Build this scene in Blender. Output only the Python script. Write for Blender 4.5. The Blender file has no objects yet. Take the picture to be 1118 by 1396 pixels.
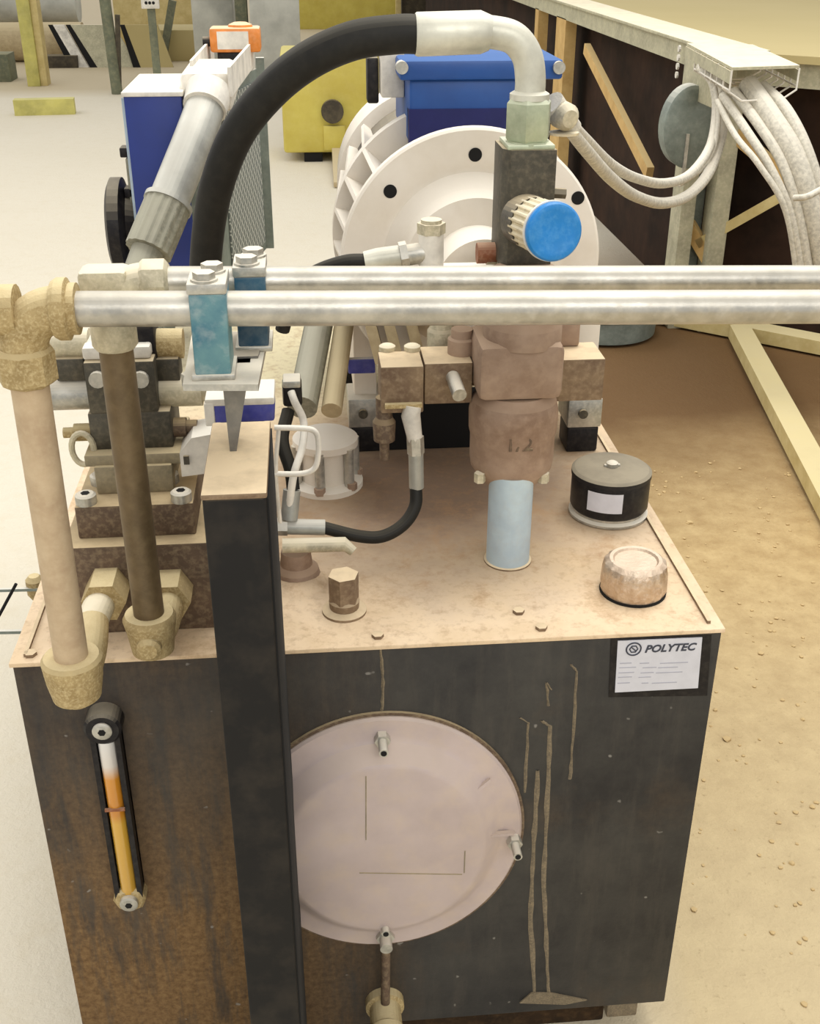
import bpy, bmesh, math, random
from mathutils import Vector, Matrix
random.seed(7)
S = bpy.context.scene
COL = S.collection
# ---------------------------------------------------------------- camera
TT = .70                                    # tank top height
CP = Vector((-.0583, -1.053, 1.4198)); PITCH, YAW, ROLL, FPX = .4823, .0909, .0026, 1545.46
cp, sp, cy_, sy_ = math.cos(PITCH), math.sin(PITCH), math.cos(YAW), math.sin(YAW)
Fv = Vector((sy_*cp, cy_*cp, -sp)); R0 = Vector((cy_, -sy_, 0)); U0 = R0.cross(Fv)
Rv = R0*math.cos(ROLL) + U0*math.sin(ROLL); Uv = -R0*math.sin(ROLL) + U0*math.cos(ROLL)
cam = bpy.data.cameras.new('camera'); camo = bpy.data.objects.new('camera', cam); COL.objects.link(camo)
cam.sensor_fit = 'VERTICAL'; cam.sensor_height = 36; cam.lens = 36*FPX/1396
cam.clip_start = .02; cam.clip_end = 200
m4 = Matrix((Rv, Uv, -Fv)).transposed().to_4x4(); m4.translation = CP
camo.matrix_world = m4
S.camera = camo
# ---------------------------------------------------------------- light
def lin(c): return tuple(((v/255)/12.92 if v/255 <= .04045 else ((v/255+.055)/1.055)**2.4) for v in c)
S.view_settings.view_transform = 'Standard'; S.view_settings.look = 'None'
S.view_settings.gamma = 1; S.view_settings.use_curve_mapping = False
S.view_settings.exposure = 0.0
w = bpy.data.worlds.new('world'); S.world = w; w.use_nodes = True
bg = w.node_tree.nodes['Background']; bg.inputs[0].default_value = (1, .985, .955, 1); bg.inputs[1].default_value = .88
def area(name, loc, target, size, sizey, power, col):
    l = bpy.data.lights.new(name, 'AREA'); l.shape = 'RECTANGLE'; l.size = size; l.size_y = sizey; l.energy = power; l.color = col
    o = bpy.data.objects.new(name, l); COL.objects.link(o); o.location = loc
    o.rotation_euler = (Vector(target)-Vector(loc)).to_track_quat('-Z', 'Y').to_euler()
area('hall_window_light', (-5, 5, 5.5), (0, .6, .7), 5, 3, 170, (1, .985, .95))
area('hall_roof_light', (1.0, 1.5, 5.0), (.2, .6, .7), 2.5, 2.5, 150, (1, .98, .93))
area('front_fill_light', (.6, -3.6, 3.4), (.1, .2, .8), 3.2, 1.6, 62, (1, .985, .95))  # added fill light behind the camera, brightens the faces turned to it

# ---------------------------------------------------------------- pixel -> point at known distance
def un(px, py, x=None, y=None, z=None, plane=None):
    d = Fv + Rv*((px-559)/FPX) - Uv*((py-698)/FPX)
    if plane: t = (plane[0]-CP).dot(plane[1])/d.dot(plane[1])
    else:
        for i, v in enumerate((x, y, z)):
            if v is not None: t = (v-CP[i])/d[i]
    return CP + d*t
V = Vector
# ---------------------------------------------------------------- materials
def nt(name):
    m = bpy.data.materials.new(name); m.use_nodes = True
    return m, m.node_tree, m.node_tree.nodes, m.node_tree.links, m.node_tree.nodes['Principled BSDF']
def ramp(N, L, src, stops):
    r = N.new('ShaderNodeValToRGB'); e = r.color_ramp.elements
    e[0].position, e[0].color = stops[0][0], (*lin(stops[0][1]), 1); e[1].position, e[1].color = stops[-1][0], (*lin(stops[-1][1]), 1)
    for p, c in stops[1:-1]:
        k = e.new(p); k.color = (*lin(c), 1)
    L.new(src, r.inputs[0]); return r.outputs[0]
def noise(N, L, co, scale, det=6, rough=.6):
    n = N.new('ShaderNodeTexNoise'); n.inputs['Scale'].default_value = scale; n.inputs['Detail'].default_value = det; n.inputs['Roughness'].default_value = rough
    L.new(co, n.inputs['Vector']); return n.outputs['Fac']
def maprange(N, L, src, a, b, c=0., d=1.):
    n = N.new('ShaderNodeMapRange'); n.inputs[1].default_value = a; n.inputs[2].default_value = b; n.inputs[3].default_value = c; n.inputs[4].default_value = d
    L.new(src, n.inputs[0]); return n.outputs[0]
def math_(N, L, op, a, b):
    n = N.new('ShaderNodeMath'); n.operation = op
    for i, v in enumerate((a, b)):
        if isinstance(v, (int, float)): n.inputs[i].default_value = v
        else: L.new(v, n.inputs[i])
    return n.outputs[0]
def mixc(N, L, f, a, b):
    n = N.new('ShaderNodeMix'); n.data_type = 'RGBA'
    if isinstance(f, (int, float)): n.inputs[0].default_value = f
    else: L.new(f, n.inputs[0])
    for i, v in ((6, a), (7, b)):
        if isinstance(v, tuple): n.inputs[i].default_value = (*lin(v), 1)
        else: L.new(v, n.inputs[i])
    return n.outputs[2]
def bump(N, L, B, h, dist, strength=.5):
    b = N.new('ShaderNodeBump'); b.inputs['Distance'].default_value = dist; b.inputs['Strength'].default_value = strength
    L.new(h, b.inputs['Height']); L.new(b.outputs[0], B.inputs['Normal'])
def dusty(name, base, rough=.5, metal=0., top=.7, dust=(214, 190, 150), blot=.25, scale=30., base2=None, bmp=.0006, coat=0):
    """paint or metal with settled dust lying on upward faces and blotches of grime"""
    m, T, N, L, B = nt(name)
    g = N.new('ShaderNodeNewGeometry'); co = g.outputs['Position']
    n1 = noise(N, L, co, scale); n2 = noise(N, L, co, scale*5, 4)
    c = mixc(N, L, maprange(N, L, n1, .35, .65), base, base2 or tuple(int(v*.82) for v in base))
    s = N.new('ShaderNodeSeparateXYZ'); L.new(g.outputs['True Normal'], s.inputs[0])
    up = maprange(N, L, s.outputs[2], .35, .9, 0., top)
    up = math_(N, L, 'MULTIPLY', up, maprange(N, L, n1, .2, .55, .55, 1.))
    bl = maprange(N, L, n2, .45, .75, 0., blot)
    f = math_(N, L, 'MAXIMUM', up, bl)
    c2 = mixc(N, L, f, c, dust); L.new(c2, B.inputs['Base Color'])
    L.new(maprange(N, L, f, 0, 1, rough, .9), B.inputs['Roughness'])
    L.new(maprange(N, L, f, 0, .8, metal, 0.), B.inputs['Metallic'])
    B.inputs['Coat Weight'].default_value = coat
    if sum(base) < 170: B.inputs['Specular IOR Level'].default_value = .2
    if bmp: bump(N, L, B, n2, bmp)
    return m
def plain(name, c, rough=.5, metal=0., emit=None):
    m, T, N, L, B = nt(name); g = N.new('ShaderNodeNewGeometry')
    n = noise(N, L, g.outputs['Position'], 60)
    L.new(mixc(N, L, n, c, tuple(int(v*.88) for v in c)), B.inputs['Base Color'])
    B.inputs['Roughness'].default_value = rough; B.inputs['Metallic'].default_value = metal
    return m
M = {}
M['pipe'] = dusty('galvanised_pipe', (196, 192, 182), .32, .75, .35, (232, 222, 200), .25, 18)
M['pipe_dusty'] = dusty('dust_coated_pipe', (196, 174, 142), .75, .05, .5, (206, 188, 156), .35, 26, (176, 152, 122))
M['pipe_brown'] = dusty('brown_stained_pipe', (124, 104, 74), .55, .25, .5, (170, 150, 110), .15, 14, (92, 76, 52))
M['ochre'] = dusty('ochre_dust_fitting', (176, 154, 108), .8, .1, .8, (222, 204, 160), .6, 70, (150, 128, 84), .0018)
M['cream'] = dusty('cream_fitting', (206, 196, 166), .55, .2, .8, (238, 226, 200), .4, 50)
M['steel'] = dusty('zinc_steel', (190, 188, 180), .35, .7, .75, (236, 226, 206), .3, 40)
M['darksteel'] = dusty('dark_valve_steel', (84, 80, 70), .45, .5, .75, (206, 188, 154), .12, 30)
M['valvebrown'] = dusty('brown_dusty_valve', (104, 84, 66), .7, .1, .85, (206, 184, 144), .25, 34)
M['valvegrey'] = dusty('olive_grey_block', (150, 138, 112), .7, .1, .85, (198, 180, 142), .3, 34)
M['pump'] = dusty('pump_brown', (160, 136, 116), .7, .1, .6, (190, 164, 138), .3, 16, (130, 104, 84))
M['mount'] = dusty('pump_mount_dusty', (136, 114, 88), .75, .1, .95, (228, 206, 170), .2, 28, (108, 86, 66))
M['black'] = dusty('black_paint_post', (34, 32, 30), .7, 0, .9, (206, 182, 150), .03, 5, (29, 28, 27), .0003)
M['blackp'] = dusty('black_plastic', (32, 30, 32), .4, 0, .75, (170, 160, 140), .05, 20)
M['filterlid'] = dusty('filter_lid_dust', (40, 38, 40), .45, 0, .95, (160, 150, 130), .05, 14)
M['rubber'] = dusty('hose_rubber', (36, 35, 32), .55, 0, .35, (110, 104, 90), .06, 14)
M['motor'] = dusty('motor_alloy', (232, 224, 212), .55, .02, .6, (244, 236, 222), .2, 9, (222, 212, 196))
M['blue'] = dusty('blue_paint', (24, 78, 150), .4, 0, .4, (70, 120, 180), .04, 12, (18, 66, 134))
M['coolblue'] = dusty('cooler_blue', (24, 48, 128), .5, 0, .95, (245, 240, 228), .0, 8, (22, 44, 116))
M['white'] = dusty('dust_white', (232, 226, 214), .6, 0, .8, (246, 240, 226), .3, 20)
M['hosewhite'] = dusty('pale_hose_fitting', (214, 212, 196), .38, .35, .5, (240, 234, 216), .12, 16)
M['nutgreen'] = dusty('yellow_zinc_nut', (190, 200, 172), .35, .45, .6, (236, 232, 208), .15, 24)
M['grey'] = dusty('grey_paint', (134, 144, 136), .5, .1, .8, (226, 222, 210), .1, 16)
M['greypipe'] = dusty('grey_pipe', (176, 176, 168), .4, .4, .55, (238, 232, 218), .12, 14)
M['socket'] = dusty('grey_ribbed_socket', (138, 136, 118), .6, .1, .5, (206, 200, 180), .3, 30)
M['teal'] = dusty('teal_clamp', (104, 144, 146), .5, 0, .9, (206, 206, 196), .3, 14, (26, 90, 116))
M['suction'] = dusty('pale_blue_pipe', (188, 206, 214), .45, .1, .4, (190, 170, 140), .12, 20, (170, 188, 200))
M['knobblue'] = dusty('bright_blue_knob', (14, 126, 204), .4, 0, 0, (130, 195, 230), .2, 26, (24, 122, 190))
M['ivory'] = dusty('ivory_sleeve', (222, 206, 168), .6, 0, .6, (244, 236, 214), .3, 50)
M['orange'] = dusty('orange_sensor', (232, 138, 52), .5, 0, .8, (246, 216, 180), .15, 20)
M['foil'] = dusty('cap_chrome', (212, 194, 172), .28, .75, .5, (242, 222, 200), .35, 42, (186, 160, 134), .003)
M['cover'] = dusty('cover_alloy', (198, 182, 178), .5, .15, .5, (204, 184, 158), .4, 6, (178, 162, 158))
M['label'] = plain('label_white', (214, 214, 222), .5)
M['ink'] = plain('label_ink', (58, 62, 76), .6)
M['inkfaint'] = plain('label_faint_ink', (176, 176, 188), .6)
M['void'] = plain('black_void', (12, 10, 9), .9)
M['drip'] = dusty('dried_drip', (120, 108, 88), .85, 0, .3, (170, 150, 116), .5, 90)
M['timber'] = dusty('timber', (206, 188, 132), .8, 0, .6, (226, 212, 170), .2, 10, (188, 168, 110))
M['wood'] = dusty('raw_wood', (208, 174, 112), .8, 0, .5, (220, 200, 150), .15, 10, (186, 150, 90))
M['yellow'] = dusty('yellow_paint', (206, 192, 92), .55, 0, .5, (222, 212, 150), .12, 4, (190, 172, 74))
M['postyellow'] = dusty('dull_yellow_paint', (204, 196, 110), .6, 0, .5, (222, 214, 150), .2, 5)
M['frame'] = dusty('pale_grey_frame', (184, 180, 152), .6, .1, .95, (240, 228, 200), .3, 16, (160, 156, 132))
M['belt'] = dusty('olive_belt', (182, 166, 118), .9, 0, .3, (190, 174, 126), .15, .8, (174, 158, 108), 0)
M['shadepanel'] = dusty('under_belt_shade_brown', (58, 40, 30), .9, 0, .5, (90, 70, 52), .1, 4, (36, 26, 20), 0)  # dark colour paints the shade below the conveyor belt
M['cable'] = dusty('white_dusty_cable', (214, 208, 192), .85, 0, .6, (244, 236, 220), .3, 90, None, .002)
M['bggrey'] = dusty('pale_panel', (198, 198, 188), .7, 0, .4, (214, 210, 196), .1, 3)
M['bgdark'] = dusty('dark_gap', (70, 62, 48), .8, 0, .5, (150, 136, 104), .2, 4)
M['bgteal'] = dusty('grey_green_post', (110, 114, 92), .7, 0, .4, (180, 170, 130), .25, 6)
M['violet'] = dusty('violet_blue_label', (70, 74, 168), .5, 0, .8, (235, 230, 220), .05, 20)
M['copper'] = dusty('rusty_copper', (150, 92, 62), .6, .3, .5, (210, 180, 150), .3, 40)
M['tan'] = dusty('tan_dusty_hose', (186, 168, 132), .8, 0, .6, (214, 198, 160), .3, 20, (168, 150, 116))

M['tankshade'] = dusty('under_tank_shade_brown', (58, 42, 26), .9, 0, .3, (110, 84, 54), .3, 20, (40, 30, 20))  # brown that paints the shadow beneath the tank
M['clod'] = dusty('soil_crumb', (196, 168, 118), .95, 0, .5, (208, 184, 138), .3, 8, (172, 144, 98))
M['darkzinc'] = dusty('dull_zinc', (128, 126, 120), .45, .4, .6, (214, 200, 176), .12, 20, (100, 98, 94))
M['teal2'] = dusty('deep_teal_clamp', (30, 84, 108), .5, 0, .9, (226, 222, 210), .1, 11, (20, 66, 92))
# oil amber and gauge glass
m, T, N, L, B = nt('amber_oil'); g = N.new('ShaderNodeNewGeometry'); s = N.new('ShaderNodeSeparateXYZ'); L.new(g.outputs['Position'], s.inputs[0])
L.new(ramp(N, L, maprange(N, L, s.outputs[2], .36, .60), [(0, (196, 152, 62)), (.5, (206, 160, 60)), (.56, (196, 128, 40)), (.78, (206, 138, 44)), (.86, (214, 206, 196)), (1, (220, 218, 214))]), B.inputs['Base Color'])
B.inputs['Roughness'].default_value = .2; B.inputs['Coat Weight'].default_value = .6; M['oil'] = m

# tank paint: charcoal with caked brown grime towards its left side and low down
m, T, N, L, B = nt('tank_paint'); g = N.new('ShaderNodeNewGeometry'); co = g.outputs['Position']
s = N.new('ShaderNodeSeparateXYZ'); L.new(co, s.inputs[0])
mp = N.new('ShaderNodeMapping'); mp.inputs['Scale'].default_value = (14, 14, 2.2); L.new(co, mp.inputs[0])
st = noise(N, L, mp.outputs[0], 2.2, 8, .7); sm = noise(N, L, co, 6, 5); fi = noise(N, L, co, 120, 6, .7)
left = maprange(N, L, s.outputs[0], .06, -.18, 0, .95)
low = maprange(N, L, s.outputs[2], .62, .25, .15, 1.)
fm = math_(N, L, 'MULTIPLY', left, low)
fm = math_(N, L, 'MULTIPLY', fm, maprange(N, L, st, .38, .54, .3, 1.15))
fm = math_(N, L, 'ADD', fm, maprange(N, L, sm, .56, .8, 0, .25))
cA = mixc(N, L, maprange(N, L, noise(N, L, co, 3.5, 9, .72), .38, .64), (38, 37, 38), (66, 64, 60))
cA = mixc(N, L, maprange(N, L, st, .5, .75, 0, .5), cA, (82, 76, 68))
cB = mixc(N, L, maprange(N, L, fi, .3, .7), (88, 64, 38), (136, 108, 72))
c = mixc(N, L, fm, cA, cB)
sp_ = maprange(N, L, noise(N, L, co, 55, 2, .4), .72, .76, 0, .6)
L.new(mixc(N, L, sp_, c, (150, 146, 138)), B.inputs['Base Color'])
L.new(maprange(N, L, fm, 0, 1, .55, .9), B.inputs['Roughness']); B.inputs['Specular IOR Level'].default_value = .3; bump(N, L, B, fi, .0008, .4); M['tank'] = m

# tank top: thick sandy dust, darker oily brown around the pump
m, T, N, L, B = nt('dust_covered_steel'); g = N.new('ShaderNodeNewGeometry'); co = g.outputs['Position']
n1 = noise(N, L, co, 9, 8, .65); n2 = noise(N, L, co, 70, 6, .7)
sy = N.new('ShaderNodeSeparateXYZ'); L.new(co, sy.inputs[0]); N_y = sy.outputs[1]
d = N.new('ShaderNodeVectorMath'); d.operation = 'DISTANCE'; d.inputs[1].default_value = (.11, .40, .70); L.new(co, d.inputs[0])
oil = maprange(N, L, math_(N, L, 'ADD', d.outputs['Value'], math_(N, L, 'MULTIPLY', n1, .30)), .26, .50, .85, 0)
c = mixc(N, L, maprange(N, L, n1, .35, .65), (232, 208, 176), (214, 188, 152))
c = mixc(N, L, maprange(N, L, N_y, .60, .80), c, (224, 212, 176))
c = mixc(N, L, oil, c, (104, 78, 62))
c = mixc(N, L, maprange(N, L, n2, .5, .72, 0, .5), c, (158, 126, 92))
c = mixc(N, L, maprange(N, L, noise(N, L, co, 14, 9, .75), .53, .68, 0, .6), c, (170, 132, 92))
L.new(c, B.inputs['Base Color']); B.inputs['Roughness'].default_value = .85; bump(N, L, B, n2, .0012, .6); M['tanktop'] = m

# floor: pale concrete on the left, sandy soil on the right of the tank
m, T, N, L, B = nt('floor_concrete_and_sand'); g = N.new('ShaderNodeNewGeometry'); co = g.outputs['Position']
s = N.new('ShaderNodeSeparateXYZ'); L.new(co, s.inputs[0])
n1 = noise(N, L, co, .8, 6); n2 = noise(N, L, co, 16, 8, .7); n3 = noise(N, L, co, 60, 5, .7)
conc = mixc(N, L, n1, (222, 214, 196), (212, 203, 182))
conc = mixc(N, L, maprange(N, L, n2, .5, .8, 0, .3), conc, (200, 184, 150))
sand = mixc(N, L, maprange(N, L, n2, .35, .65), (196, 170, 122), (172, 144, 98))
pale = maprange(N, L, math_(N, L, 'ADD', s.outputs[1], math_(N, L, 'MULTIPLY', n1, .6)), 1.6, .1, 0, .75)
sand = mixc(N, L, pale, sand, (206, 190, 154))
sand = mixc(N, L, maprange(N, L, math_(N, L, 'ADD', s.outputs[1], n1), 1.9, 2.7, 0, .95), sand, (100, 70, 34))
sand = mixc(N, L, maprange(N, L, n3, .6, .72, 0, .4), sand, (120, 96, 60))
f = maprange(N, L, math_(N, L, 'ADD', s.outputs[0], math_(N, L, 'MULTIPLY', n1, .3)), .3, .6, 0, 1)
far = maprange(N, L, s.outputs[1], 3.6, 4.6, 1, 0)
f = math_(N, L, 'MULTIPLY', f, far)
c = mixc(N, L, f, conc, sand)
c = mixc(N, L, maprange(N, L, s.outputs[1], 9.8, 10.4, 0, .6), c, (178, 158, 116))
L.new(c, B.inputs['Base Color']); B.inputs['Roughness'].default_value = .8; bump(N, L, B, n3, .006, .6); M['floor'] = m

# expanded-mesh radiator core
m, T, N, L, B = nt('mesh_core'); g = N.new('ShaderNodeTexCoord')
mp = N.new('ShaderNodeMapping'); mp.inputs['Rotation'].default_value = (math.radians(45), 0, 0); mp.inputs['Scale'].default_value = (0, 1, 1); L.new(g.outputs['Object'], mp.inputs[0])
ck = N.new('ShaderNodeTexBrick'); ck.offset = 0; ck.inputs['Scale'].default_value = 60; ck.inputs['Mortar Size'].default_value = .07; ck.inputs['Brick Width'].default_value = .9; ck.inputs['Row Height'].default_value = .9
sx = N.new('ShaderNodeSeparateXYZ'); L.new(mp.outputs[0], sx.inputs[0]); cx = N.new('ShaderNodeCombineXYZ'); L.new(sx.outputs[1], cx.inputs[0]); L.new(sx.outputs[2], cx.inputs[1]); L.new(cx.outputs[0], ck.inputs[0])
L.new(mixc(N, L, ck.outputs['Fac'], (112, 118, 114), (196, 198, 190)), B.inputs['Base Color']); B.inputs['Roughness'].default_value = .6; M['mesh'] = m

# ---------------------------------------------------------------- mesh builder
def frame_of(d):
    d = d.normalized(); a = V((0, 0, 1)) if abs(d.z) < .95 else V((0, 1, 0))
    x = a.cross(d).normalized(); return x, d.cross(x)
class MB:
    def __init__(s): s.bm = bmesh.new()
    def box(s, a, b, bev=0.):
        """box between two corners"""
        lo = V([min(a[i], b[i]) for i in range(3)]); hi = V([max(a[i], b[i]) for i in range(3)])
        t = bmesh.new(); bmesh.ops.create_cube(t, size=1)
        for v in t.verts: v.co = V([lo[i]+(v.co[i]+.5)*(hi[i]-lo[i]) for i in range(3)])
        if bev: bmesh.ops.bevel(t, geom=t.edges[:], offset=min(bev, min(hi-lo)*.45), segments=2, profile=.5, affect='EDGES')
        return s._add(t)
    def _add(s, t):
        me = bpy.data.meshes.new('t'); t.to_mesh(me); t.free(); s.bm.from_mesh(me); bpy.data.meshes.remove(me); return s
    def rings(s, pts, rads, seg=20, cap=True, ph=0., closed=False):
        ps = [V(p) for p in pts]; n = len(ps); prev = None; rings = []
        for i, p in enumerate(ps):
            if closed: d = ps[(i+1) % n]-ps[i-1]
            else: d = (ps[min(i+1, n-1)]-ps[max(i-1, 0)])
            if d.length < 1e-9: d = prevd
            d.normalize(); prevd = d
            if prev is None: x, y = frame_of(d)
            else:
                x = prev - d*prev.dot(d); x.normalize(); y = d.cross(x)
            prev = x; r = rads[i]
            rings.append([s.bm.verts.new(p+x*(r*math.cos(ph+2*math.pi*k/seg))+y*(r*math.sin(ph+2*math.pi*k/seg))) for k in range(seg)])
        pairs = list(zip(rings, rings[1:])) + ([(rings[-1], rings[0])] if closed else [])
        for a, b in pairs:
            for k in range(seg): s.bm.faces.new((a[k], a[(k+1) % seg], b[(k+1) % seg], b[k]))
        if cap and not closed: s.bm.faces.new(rings[0][::-1]); s.bm.faces.new(rings[-1])
        return s
    def cyl(s, a, b, r, seg=24, r2=None, ph=0.): return s.rings([a, b], [r, r if r2 is None else r2], seg, True, ph)
    def lathe(s, o, axis, prof, seg=40, ph=0.):
        """prof = [(radius, distance along axis)]"""
        o = V(o); ax = V(axis).normalized(); x, y = frame_of(ax); rings = []
        for r, h in prof:
            r = max(r, 1e-5)
            rings.append([s.bm.verts.new(o+ax*h+x*(r*math.cos(ph+2*math.pi*k/seg))+y*(r*math.sin(ph+2*math.pi*k/seg))) for k in range(seg)])
        for a, b in zip(rings, rings[1:]):
            for k in range(seg): s.bm.faces.new((a[k], a[(k+1) % seg], b[(k+1) % seg], b[k]))
        s.bm.faces.new(rings[0][::-1]); s.bm.faces.new(rings[-1]); return s
    def tube(s, pts, r, seg=16, sub=8, r2=None):
        """smooth tube through points; r may taper to r2"""
        P = [V(p) for p in pts]; out = []
        n = len(P)
        for i in range(n-1):
            p0 = P[i-1] if i else P[0]*2-P[1]; p1, p2 = P[i], P[i+1]; p3 = P[i+2] if i+2 < n else P[-1]*2-P[-2]
            for k in range(sub):
                t = k/sub; out.append(.5*((2*p1)+(p2-p0)*t+(2*p0-5*p1+4*p2-p3)*t*t+(3*p1-p0-3*p2+p3)*t**3))
        out.append(P[-1]); m = len(out)
        r2 = r if r2 is None else r2
        return s.rings(out, [r+(r2-r)*i/(m-1) for i in range(m)], seg)
    def prism(s, poly, off):
        """solid from a planar polygon pushed along off"""
        a = [s.bm.verts.new(V(p)) for p in poly]; b = [s.bm.verts.new(V(p)+V(off)) for p in poly]; n = len(a)
        s.bm.faces.new(a[::-1]); s.bm.faces.new(b)
        for k in range(n): s.bm.faces.new((a[k], a[(k+1) % n], b[(k+1) % n], b[k]))
        return s
    def tall(s, c, k):
        for v in s.bm.verts: v.co.z = c.z+(v.co.z-c.z)*k
        return s
    def squash(s, c, kx):
        for v in s.bm.verts: v.co.x = c.x+(v.co.x-c.x)*kx
        return s
    def bar(s, a, b, wd, ht, up=(0, 0, 1)):
        a, b = V(a), V(b); d = (b-a).normalized(); u = V(up); x = d.cross(u).normalized(); u = x.cross(d)
        q = [a+x*(i*wd/2)+u*(j*ht/2) for i, j in ((-1, -1), (1, -1), (1, 1), (-1, 1))]
        return s.prism(q, b-a)
    def ribs(s, o, axis, r, length, n, depth):
        """cylinder whose wall carries lengthwise ribs"""
        x, y = frame_of(V(axis)); poly = []
        for k in range(n*4):
            a = 2*math.pi*k/(n*4); rr = r if (k % 4) in (0, 1) else r-depth
            poly.append(V(o)+x*(rr*math.cos(a))+y*(rr*math.sin(a)))
        return s.prism(poly, V(axis).normalized()*length)
    def build(s, name, mat, parent=None, smooth=38, **tags):
        bm = s.bm; bmesh.ops.recalc_face_normals(bm, faces=bm.faces[:])
        me = bpy.data.meshes.new(name)
        if parent is None:
            xs = [v.co for v in bm.verts]
            o3 = V(((min(v.x for v in xs)+max(v.x for v in xs))/2, (min(v.y for v in xs)+max(v.y for v in xs))/2, min(v.z for v in xs)))
        else:
            o3 = V(parent['_o']) if '_o' in parent else V((0, 0, 0))
        for v in bm.verts: v.co -= o3
        for f in bm.faces: f.smooth = True
        ca = math.cos(math.radians(smooth))
        for e in bm.edges:
            if len(e.link_faces) == 2 and e.link_faces[0].normal.dot(e.link_faces[1].normal) < ca: e.smooth = False
            elif len(e.link_faces) != 2: e.smooth = False
        bm.to_mesh(me); bm.free()
        me.materials.append(M[mat])
        o = bpy.data.objects.new(name, me); COL.objects.link(o)
        if parent is None: o.location = o3
        else: o.parent = parent
        o['_o'] = tuple(o3); ALL.append(o)
        for k, v in tags.items(): o[k] = v
        return o
ALL = []
def thing(name, base, label, cat, group=None):
    o = bpy.data.objects.new(name, None); COL.objects.link(o); o.location = base; o.empty_display_size = .02
    o['label'] = label; o['category'] = cat; o['_o'] = tuple(base); ALL.append(o)
    if group: o['group'] = group
    return o
def hexb(mb, a, b, r, ph=0.): return mb.cyl(a, b, r, 6, None, ph)

# ================================================================ SETTING
MB().prism([(-14, -4, 0), (14, -4, 0), (14, 60, 0), (-14, 60, 0)], (0, 0, -.05)).build('floor', 'floor', None, kind='structure')

# ================================================================ TANK
tank = thing('oil_tank', (0, .62, 0), 'large black steel oil tank under thick sandy dust, carrying the pump and valves', 'tank')
MB().box((-.398, 0, .075), (.398, 1.25, .6945), .002).build('tank_body', 'tank', tank)
MB().box((-.401, -.002, .6945), (.401, 1.252, .700), .001).build('top_plate', 'tanktop', tank)
MB().box((-.355, .035, 0), (.325, 1.2, .075), .004).build('under_tank_shade', 'tankshade', tank)  # dark block added to paint the shadowed floor under the tank
for x in (-.36, .34):
    MB().box((x-.022, .004, .045), (x+.022, .05, .075), .003).build('tank_lug', 'drip', tank)
# light weld beads down the two front edges and rim ridge
for s in (-1, 1): MB().bar((s*.385, .01, .702), (s*.385, 1.2, .702), .004, .004).build('rim_bead', 'mount', tank)
# dried runs of dirty oil
def run(pts, w0, parent=tank):
    mb = MB(); n = len(pts)
    a = [];
    for i in range((n-1)*6+1):
        t = i/6; k = min(int(t), n-2); u = t-k
        x = pts[k][0]*(1-u)+pts[k+1][0]*u; z = pts[k][1]*(1-u)+pts[k+1][1]*u
        p = un(x, z, y=0); ww = w0*random.uniform(.7, 1.4); a.append((p.x+random.uniform(-.0006, .0006), p.z, ww))
    bm = mb.bm; prev = None
    for x, z, ww in a:
        q = [bm.verts.new((x-ww, -.0002, z)), bm.verts.new((x, -.0014, z)), bm.verts.new((x+ww, -.0002, z))]
        if prev:
            bm.faces.new((prev[0], prev[1], q[1], q[0])); bm.faces.new((prev[1], prev[2], q[2], q[1]))
        prev = q
    mb.build('dried_drip', 'drip', parent)
run([(709, 978), (720, 985), (716, 1080)], .0016)
run([(738, 982), (750, 990), (746, 1100), (741, 1200), (745, 1290), (748, 1355)], .0026)
run([(733, 1050), (728, 1150), (723, 1250), (729, 1355)], .0028)
run([(752, 940), (745, 930), (748, 962)], .0014)
run([(778, 905), (786, 915), (781, 1010), (777, 1062)], .0016)
run([(519, 885), (522, 930), (521, 968)], .0016)
mb = MB(); p = [un(x, y, y=0) for x, y in ((708, 1366), (724, 1352), (750, 1352), (800, 1362), (770, 1368))]
mb.prism([V((q.x, -.0003, q.z)) for q in p], (0, -.002, 0)).build('dried_puddle', 'drip', tank)
# loose bolts on the plate
for px, py in ((738, 857), (515, 868), (707, 835), (42, 893), (700, 728)):
    q = un(px, py, z=.70); mb = MB(); hexb(mb, q, q+V((0, 0, .004)), .007); mb.build('flat_bolt', 'mount', tank)
# round access cover
cc = V((.006, 0, .42))
cov = MB().lathe(cc, (0, -1, 0), [(.184, -.004), (.184, .006), (.181, .009), (.160, .010), (.152, .013), (.134, .030), (.127, .032), (.02, .032), (0, .032)], 96).squash(cc, .93).build('access_cover', 'cover', tank)
MB().lathe(cc, (0, -1, 0), [(.188, -.002), (.188, .004)], 96).squash(cc, .93).build('cover_seal', 'valvebrown', tank)
for px, py in ((521, 1006), (701, 1146), (524, 1250)):
    q = un(px, py, y=-.012); mb = MB(); hexb(mb, (q.x, -.009, q.z), (q.x, -.020, q.z), .0095); mb.cyl((q.x, -.019, q.z), (q.x, -.040, q.z), .0055); mb.build('stud_and_nut', 'steel', cov)
    MB().cyl((q.x, -.0395, q.z), (q.x, -.0408, q.z), .0035).build('stud_socket', 'void', cov)
# faint embossed strokes on the cover
for a, b in (((499, 1058), (499, 1145)), ((634, 1160), (633, 1190)), ((490, 1190), (630, 1192))):
    A, Bq = un(*a, y=-.0322), un(*b, y=-.0322); MB().bar(A, Bq, .0012, .0008, (0, 1, 0)).build('cast_line', 'valvegrey', cov)
for a, b in (((640, 1085), (668, 1062)), ((668, 1138), (700, 1135))):
    A, Bq = un(*a, y=-.022), un(*b, y=-.011); MB().bar(A, Bq, .004, .006, (0, 1, 0)).build('radial_rib', 'cover', cov)
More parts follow.
